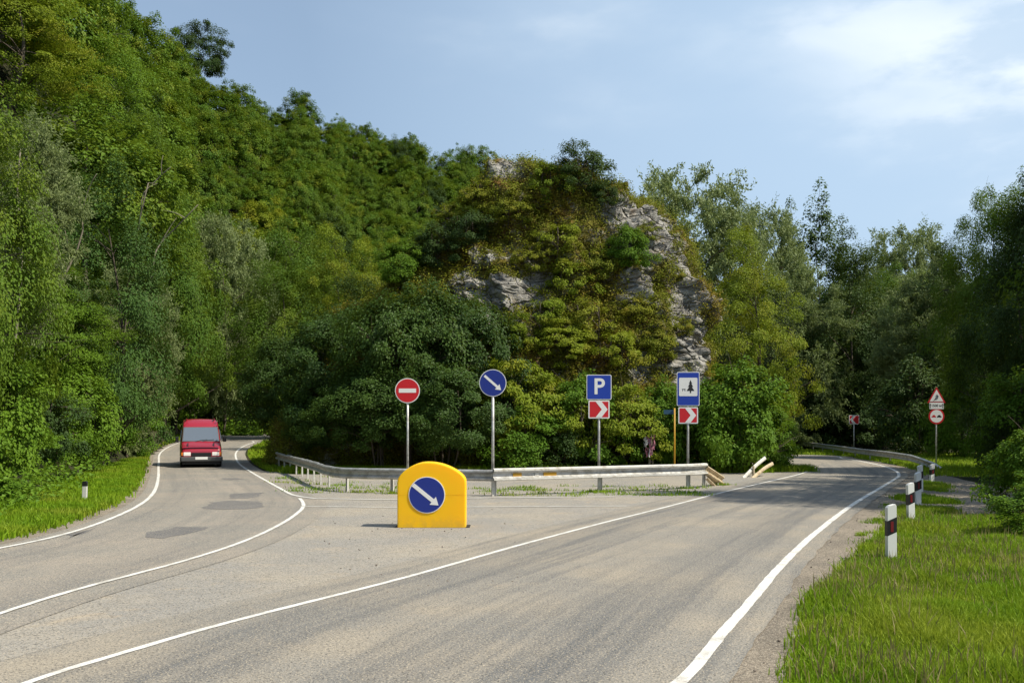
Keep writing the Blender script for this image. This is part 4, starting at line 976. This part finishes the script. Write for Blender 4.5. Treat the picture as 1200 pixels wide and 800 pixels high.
def arrow_poly(cx, cz, L, w, hw, hl, ang):
    p = [(-L/2, w/2), (-L/2, -w/2), (L/2-hl, -w/2), (L/2-hl, -hw/2), (L/2, 0), (L/2-hl, hw/2), (L/2-hl, w/2)]
    return [(cx+x*math.cos(ang)-z*math.sin(ang), cz+x*math.sin(ang)+z*math.cos(ang)) for x, z in p]
def chevron_sign(parent, cz, w=.6, h=.5, left=False, cx=0):
    b = plate(parent, rrect(cx, cz, w, h, .03), 'chevron_plate', M_sw, M_sr, rrect(cx, cz, w-.07, h-.07, .01))
    s = -1 if left else 1; hh = h/2-.035; x0 = -w*.16; c = [(x0, hh), (x0+.17, hh), (x0+.17+hh*.78, 0), (x0+.17, -hh), (x0, -hh), (x0+hh*.78, 0)]
    MB().prism([(cx+s*x, cz+z) for x, z in c][::s], -.0055, -.0035).build('chevron', M_sw, b); return b
def sign_root(name, px, Y, lb, rz=0, cat='road sign'):
    o = empty(name, ((px-CX)*Y/FPX, Y, 0), rz); return tag(o, lb, cat)
def zat(py, Y): return CH+(HY-py)*Y/FPX
# no entry
Y = 28.3; t = sign_root('no_entry_sign', 477.5, Y, 'round red no entry sign on a grey pole behind the yellow bollard'); cz = zat(457.5, Y); pole(t, cz+.2)
b = plate(t, disc(0, cz, .36), 'sign_plate', M_sw, M_sr, disc(0, cz, .335)); MB().prism(rrect(0, cz, .50, .12, .004), -.0055, -.0035).build('white_bar', M_sw, b)
# blue arrow
Y = 26.75; t = sign_root('arrow_sign', 577.5, Y, 'round blue keep right sign with white arrow on a grey pole'); cz = zat(448.5, Y); pole(t, cz+.2, .042)
b = plate(t, disc(0, cz, .37), 'sign_plate', M_sw, M_sbn, disc(0, cz, .352)); MB().prism(arrow_poly(.0, cz, .60, .065, .19, .14, -math.radians(41)), -.0055, -.0035).build('arrow', M_sw, b)
# parking
Y = 28.35; t = sign_root('parking_sign', 702, Y, 'square blue parking sign above a red chevron plate'); cz = zat(453.5, Y); pole(t, cz+.25, .035)
b = plate(t, rrect(0, cz, .72, .72, .04), 'sign_plate', M_sw, M_sb, rrect(0, cz, .68, .68, .03)); text_poly(b, 'P', .64, .0, cz, -.0045, M_sw, 'letter_p', .012)
chevron_sign(t, zat(479.5, Y), .61, .52)
# picnic place
Y = 29.85; t = sign_root('picnic_sign', 806.5, Y, 'tall blue picnic place sign with a fir tree above a chevron plate'); cz = zat(455.5, Y); pole(t, cz+.4, .035)
b = plate(t, rrect(0, cz, .69, 1.03, .04), 'sign_plate', M_sw, M_sb, rrect(0, cz, .65, .99, .03)); MB().prism(rrect(0, cz+.06, .56, .56, .03), -.006, -.0035).build('white_panel', M_sw, b)
fir = [(0, .20), (-.05, .10), (-.025, .10), (-.08, .01), (-.04, .01), (-.12, -.10), (-.02, -.10), (-.02, -.16), (.02, -.16), (.02, -.10), (.12, -.10), (.04, .01), (.08, .01), (.025, .10), (.05, .10)]
MB().prism([(.07+x, cz+.05+z*1.1) for x, z in fir][::-1], -.0085, -.0065).build('fir_symbol', M_sk, b)
MB().prism([(-.19, cz), (-.08, cz), (-.08, cz-.02), (-.10, cz-.02), (-.085, cz-.07), (-.10, cz-.07), (-.118, cz-.02), (-.152, cz-.02), (-.17, cz-.07), (-.185, cz-.07), (-.17, cz-.02), (-.19, cz-.02)][::-1], -.0085, -.0065).build('table_symbol', M_sk, b)
chevron_sign(t, zat(486.5, Y), .60, .50)
# distant chevron, shaded
Y = 60; t = sign_root('chevron_sign', 1001, Y, 'small red and white chevron sign pointing left in the shaded bend'); chevron_sign(t, zat(491.5, Y), .62, .55, True); pole(t, zat(490, Y))
# three signs on one pole
Y = 45; t = sign_root('warning_sign', 1097.5, Y, 'triangle warning sign, distance plate and no overtaking sign on one pole'); pole(t, zat(458, Y))
cz = zat(465, Y); tri = lambda s: [(0, cz+s*.46), (-s*.42, cz-s*.27), (s*.42, cz-s*.27)]
b = plate(t, tri(1.0), 'warning_plate', M_sr, M_sw, tri(.74)); MB().tube([(-.10, -.008, cz-.14), (-.03, -.008, cz-.04), (.05, -.008, cz-.06), (.07, -.008, cz+.04), (.0, -.008, cz+.10)], .017, 6).build('bend_symbol', M_sk, b)
cz = zat(475.2, Y); b = plate(t, rrect(0, cz, .68, .33, .02), 'distance_plate', M_sk, M_sw, rrect(0, cz, .65, .30, .015)); text_poly(b, '1500 м', .16, 0, cz, -.0045, M_sk, 'lettering', .003)
for s in (-1, 1): MB().prism(arrow_poly(s*.285, cz, .22, .03, .07, .08, PI/2), -.0055, -.0035).build('arrow', M_sk, b)
cz = zat(487.5, Y); b = plate(t, disc(0, cz, .36), 'no_overtaking_plate', M_sr, M_sw, disc(0, cz, .29))
for s, m in ((-1, M_sr), (1, M_sk)):
    car = [(-.10, -.05), (.10, -.05), (.10, .0), (.06, .01), (.045, .055), (-.045, .055), (-.06, .01), (-.10, .0)]; MB().prism([(s*.125+x, cz+z) for x, z in car], -.0055, -.0035).build('car_symbol', m, b)
# yellow pole with a blue plate seen edge-on
Y = 37; t = sign_root('yellow_pole', 790.5, Y, 'thin yellow pole with a small blue plate half hidden behind the picnic sign', cat='pole'); MB().tube([(0, 0, -.2), (0, 0, zat(478, Y))], .032, 10).build('post', M_ypole, t, smooth=True)
MB().box((-.40, .05, zat(485, Y)), (.02, .07, zat(480, Y))).build('blue_plate', mat('faded_blue', (.02, .07, .13), .6), t)

# cloth ribbons tied to a stem at the foot of the rock
def ribbons():
    Y = 38.6; x0 = (762-CX)*Y/FPX; t = empty('ribbon_tree', (x0, Y, 0)); tag(t, 'bare stem hung with pink and white cloth strips at the rock foot', 'tree')
    mb = MB(); mb.tube([(-.05, 0, -.1), (-.02, 0, .6), (.05, .02, 1.2), (.02, 0, 1.75)], [.05, .045, .03, .015], 7); mb.tube([(.12, .0, -.1), (.10, 0, .5), (.05, 0, 1.1)], [.03, .03, .015], 6)
    for a in range(9): mb.tube([(0, 0, .6+a*.13), (math.cos(a*2.1)*.25, math.sin(a*2.1)*.2, .75+a*.13)], [.015, .006], 5)
    mb.build('stem', M_palebark, t)
    cl = [mat('pink_cloth', (.34, .13, .18), .85), mat('white_cloth', (.5, .49, .52), .85), mat('lilac_cloth', (.22, .17, .26), .85)]; rr = random.Random(6)
    for k in range(34):
        c = cl[rr.choice([0, 0, 0, 1, 1, 2])]; a = rr.uniform(0, 6.28); r = rr.uniform(.06, .24); z = rr.uniform(.75, 1.62); w = rr.uniform(.04, .09); L = rr.uniform(.18, .42); x, y = math.cos(a)*r, math.sin(a)*r*.8-.05
        if c is cl[1]: x -= .12
        v = []; f = []; tx, ty = math.cos(a+1.5), math.sin(a+1.5)
        for i in range(6):
            u = i/5; s = .02*math.sin(u*7+k); zz = z-L*u
            for q in (-.5, .5): v.append((x+tx*w*q+s, y+ty*w*q+s*.5, zz)); v.append((x+tx*w*q+s+.004, y+ty*w*q+s*.5+.004, zz))
        for i in range(5):
            b = i*4; f += [(b, b+2, b+6, b+4), (b+1, b+5, b+7, b+3), (b, b+4, b+5, b+1), (b+2, b+3, b+7, b+6)]
        MB().add(v, f).build('ribbon', c, t)
ribbons()

# ------------------------------------------------------------------ yellow bollard
def bollard():
    Y = 18.5; k = Y/FPX; cx = 505.5
    t = empty('traffic_bollard', ((cx-CX)*k, Y+.2, 0)); tag(t, 'rounded bright yellow traffic bollard with a blue arrow disc on the junction', 'bollard')
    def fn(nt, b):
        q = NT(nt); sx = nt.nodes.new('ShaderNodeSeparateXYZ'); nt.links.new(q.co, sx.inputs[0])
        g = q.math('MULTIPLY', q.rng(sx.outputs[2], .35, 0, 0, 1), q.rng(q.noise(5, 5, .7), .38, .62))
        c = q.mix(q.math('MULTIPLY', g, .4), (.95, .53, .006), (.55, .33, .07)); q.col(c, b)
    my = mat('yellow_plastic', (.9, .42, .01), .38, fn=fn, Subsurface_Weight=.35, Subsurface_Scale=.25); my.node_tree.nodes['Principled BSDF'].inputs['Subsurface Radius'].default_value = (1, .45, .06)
    out = [(465.2, 619.5), (465.2, 568), (466, 561), (470, 555), (477, 549), (485, 544.5), (493, 542), (501, 541.3), (510, 542), (519, 544), (528, 547.5), (536, 552), (542, 557), (545.2, 562), (545.8, 568), (545.8, 619.5)]
    pl = [((p[0]-cx)*k, max((619.3-p[1])*k, 0)) for p in out]
    pc = [pl[0]]+[tuple(p) for p in catmull([np.array(p) for p in pl[1:-1]], .03)]+[pl[-1]]
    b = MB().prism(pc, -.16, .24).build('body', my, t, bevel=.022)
    z = (619.3-579.8)*k; x = (500-cx)*k; mb = MB()
    d = MB().prism(disc(x, z, .345), -.172, -.158).build('sign_disc', M_sw, t); MB().prism(disc(x, z, .33), -.175, -.1725).build('face', M_sbn, d)
    MB().prism(arrow_poly(x-.02, z, .62, .075, .19, .14, -math.radians(39)), -.178, -.1755).build('arrow', M_sw, d)
    MB().box((-.652, -.1625, .635), (.652, -.1605, .641)).build('moulding_seam', my, t)
    MB().box((-.70, -.16, .0), (.72, .30, .028), None, .01).build('base_plate', M_rubber, t)
bollard()

# ------------------------------------------------------------------ delineator posts
def delineator():
    t = empty('delineator_post'); w = .068; d = .045
    M_dw = sheet('post_white', (.72, .72, .69), .5)
    sh = [(-w, -.25), (w, -.25), (w, .80), (w*.75, .83), (-w*.5, .805), (-w, .775)]
    MB().prism(sh, -d, d).build('post', M_dw, t, bevel=.006)
    bl = MB().prism([(-w-.002, .37), (w+.002, .43), (w+.002, .645), (-w-.002, .585)], -d-.002, d+.002).build('black_band', M_black, t)
    MB().prism(rrect(-.002, .505, .042, .15, .004), -d-.006, -d-.0025).build('reflector', M_reflred, bl)
    return t
dp = delineator()
for i, (px, Y, h, rz, lb) in enumerate(((1044.2, 14.15, 1.0, .05, 'nearest white marker post with black band in the right grass'), (1067.5, 19.5, .98, .12, 'second white marker post from the front at right'),
                                    (1075.5, 23.4, 1.0, .15, 'third white marker post from the front at right'), (1078.5, 28.2, .95, .2, 'fourth white marker post partly behind the third'),
                                    (1091.8, 32.2, .78, .3, 'farthest and smallest white marker post on the gravel turn-off'))):
    o = dp if i == 0 else copy_tree(dp); o.location = ((px-CX)*Y/FPX, Y, 0); o.scale = (1, 1, h); o.rotation_euler = (random.uniform(-.02, .02), random.uniform(-.03, .03), rz)
    tag(o, lb, 'marker post', 'white marker posts along the right shoulder')
t = empty('delineator_post', ((99-CX)*24/FPX, 24, tz(-10.4, 24)-.02)); t.rotation_euler = (0, .02, .1); tag(t, 'single grey white marker post with black cap on the left verge', 'marker post')
MB().prism([(-.055, -.2), (.055, -.2), (.055, .47), (-.055, .47)], -.04, .04).build('post', M_whitepaint, t, bevel=.01)
MB().prism([(-.057, .472), (.057, .472), (.057, .56), (.03, .59), (-.03, .59), (-.057, .56)], -.042, .042).build('black_cap', M_black, t)

# ------------------------------------------------------------------ red van (built facing -Y, front at y=0)
def van():
    t = empty('red_van'); tag(t, 'red panel van driving towards the camera on the left road', 'van')
    M_red = mat('red_paint', (.30, .012, .028), .3, spec=.5, Coat_Weight=.5, Coat_Roughness=.08)
    M_glass = mat('dark_glass', (.11, .135, .17), .08, spec=1.0, Coat_Weight=.6, Coat_Roughness=.03); M_lamp = mat('headlamp_glass', (.9, .88, .84), .12, spec=.9); M_chrome = mat('rim_metal', (.45, .45, .46), .35, .8); M_or = mat('orange_lens', (.7, .18, .02), .3)
    M_bump = mat('grey_bumper', (.075, .078, .08), .5)
    # stations: y, zb, zt, half width bottom, half width top
    st = [(-.02, .34, .66, .74, .70), (.04, .30, .80, .84, .79), (.18, .28, .93, .87, .82), (.45, .27, 1.02, .885, .83), (.72, .27, 1.10, .89, .83), (.80, .27, 1.15, .89, .83), (1.02, .27, 1.46, .89, .80), (1.24, .27, 1.75, .89, .765),
          (1.36, .27, 1.90, .89, .755), (1.62, .27, 2.07, .89, .74), (1.95, .27, 2.13, .89, .735), (3.2, .27, 2.14, .89, .735), (4.6, .27, 2.13, .885, .73), (4.78, .29, 2.06, .87, .71), (4.82, .40, 1.9, .83, .68)]
    v = []; f = []; n = 28
    for (y, zb, zt, wb, wt) in st:
        h = zt-zb; pts = []
        r = min(.12, h*.3); top = []
        side = [(wb-.03, zb), (wb, zb+.05), (wb, zb+min(.5*h, .62)), (wb-.012, zb+min(.55*h, .70)), (wt+(wb-wt)*.35, zt-min(h*.35, .5)), (wt+.02, zt-r), (wt-.02, zt-r*.35), (wt-r, zt-.01), (wt*.5, zt+.012*min(1, h)), (0, zt+.02*min(1, h))]
        ring = [(x, y, z) for x, z in side]+[(-x, y, z) for x, z in side[-2::-1]]; v += ring
    k = len(ring)
    for i in range(len(st)-1):
        for j in range(k): a = i*k+j; b = i*k+(j+1) % k; f.append((a, b, b+k, a+k))
    f.append(tuple(range(k))[::-1]); f.append(tuple((len(st)-1)*k+j for j in range(k)))
    b = MB().add(v, f).build('body', M_red, t, smooth=False); bm = b.modifiers.new('bevel', 'BEVEL'); bm.width = .02; bm.segments = 2; bm.limit_method = 'ANGLE'; bm.angle_limit = .6
    b.data.shade_smooth(); sh = b.modifiers.new('wn', 'WEIGHTED_NORMAL')
    # windscreen lies on the slope between (y .80,z1.15) and (1.30,1.83)
    def slope(z): return .80+(z-1.15)*(.47/.64)
    def slab(pts, off, th): return [(x, slope(z)-off, z+off*.6) for x, z in pts]
    def screen(name, z0, z1, w0, w1, off, th, m, parent):
        P = [(-w0, z0), (w0, z0), (w1, z1), (-w1, z1)]; a = [(x, slope(z)-off, z+off*.6) for x, z in P]; c = [(x, slope(z)-off+th, z+off*.6-th*.3) for x, z in P]
        return MB().add(a+c, [(0, 1, 2, 3), (7, 6, 5, 4), (0, 4, 5, 1), (1, 5, 6, 2), (2, 6, 7, 3), (3, 7, 4, 0)]).build(name, m, parent, bevel=.004)
    fr = screen('windscreen_frame', 1.125, 1.77, .80, .74, .022, .03, M_bump, t)
    ws = screen('windscreen', 1.15, 1.745, .765, .705, .028, .02, M_glass, t)
    for s in (-1, 1):
        w = MB(); w.tube([(s*.15-.1, .745, 1.13), (s*.15+.12, .78, 1.19), (s*.15+.42, .80, 1.22)], .012, 5); w.build('wiper', M_black, ws)
    MB().box((-.80, -.012, .955), (.80, .10, .965)).box((-.55, .16, .925), (-.545, .70, 1.10)).box((.545, .16, .925), (.55, .70, 1.10)).build('panel_gap', M_black, b)
    MB().box((-.42, -.045, .50), (.42, -.022, .66), None, .008).build('grille', M_black, t)
    for s in (-1, 1):
        MB().box((s*.60-.15, -.03, .52), (s*.60+.15, .04, .68), None, .02).build('headlight', M_lamp, t)
        MB().box((s*.80-.045, .0, .53), (s*.80+.045, .10, .67), None, .015).build('indicator', M_or, t)
        m = MB(); m.box((s*1.02-.075, .82, 1.12), (s*1.02+.075, .92, 1.36), None, .03); m.tube([(s*.88, .9, 1.16), (s*1.0, .88, 1.18)], .02, 6); m.build('mirror', M_black, t)
        sw = MB()
        sw.add([(s*.893, 1.06, 1.17), (s*.893, 1.95, 1.17), (s*.83, 1.95, 1.66), (s*.83, 1.42, 1.66), (s*.87, 1.06, 1.17), (s*.87, 1.95, 1.17), (s*.81, 1.95, 1.66), (s*.81, 1.42, 1.66)], [(0, 1, 2, 3), (7, 6, 5, 4), (0, 4, 5, 1), (1, 5, 6, 2), (2, 6, 7, 3), (3, 7, 4, 0)]).build('side_window', M_glass, t)
        for yy in (.80, 3.95):
            w = empty('wheel', (s*.78, yy, .31)); w.parent = t
            MB().tube([(-.10, 0, 0), (-.085, 0, 0), (.085, 0, 0), (.10, 0, 0)], [.27, .31, .31, .27], 28).build('tyre', M_rubber, w, smooth=False)
            MB().tube([(s*.098, 0, 0), (s*.108, 0, 0)], [.19, .17], 20).build('rim', M_chrome, w)
    bp = MB().box((-.86, -.12, .28), (.86, .05, .48), None, .04).box((-.90, -.06, .28), (-.82, .40, .48), None, .02).box((.82, -.06, .28), (.90, .40, .48), None, .02).build('bumper', M_bump, t)
    MB().box((-.26, -.132, .36), (.26, -.121, .475), None, .004).build('number_plate', M_sw, bp)
    MB().box((-.80, .15, .14), (.80, 4.6, .30)).build('underbody', M_black, t)
    MB().box((-.62, 1.50, 2.125), (-.58, 3.8, 2.165), None, .01).box((.58, 1.50, 2.125), (.62, 3.8, 2.165), None, .01).build('roof_rail', M_red, t)
    MB().tube([(.52, 1.5, 2.02), (.55, 1.62, 2.32)], .006, 5).build('aerial', M_black, t)
    g = G(233.5, 548.6); t.location = (g[0], g[1]+.3, .02); t.rotation_euler = (0, 0, math.radians(19)); return t
van()
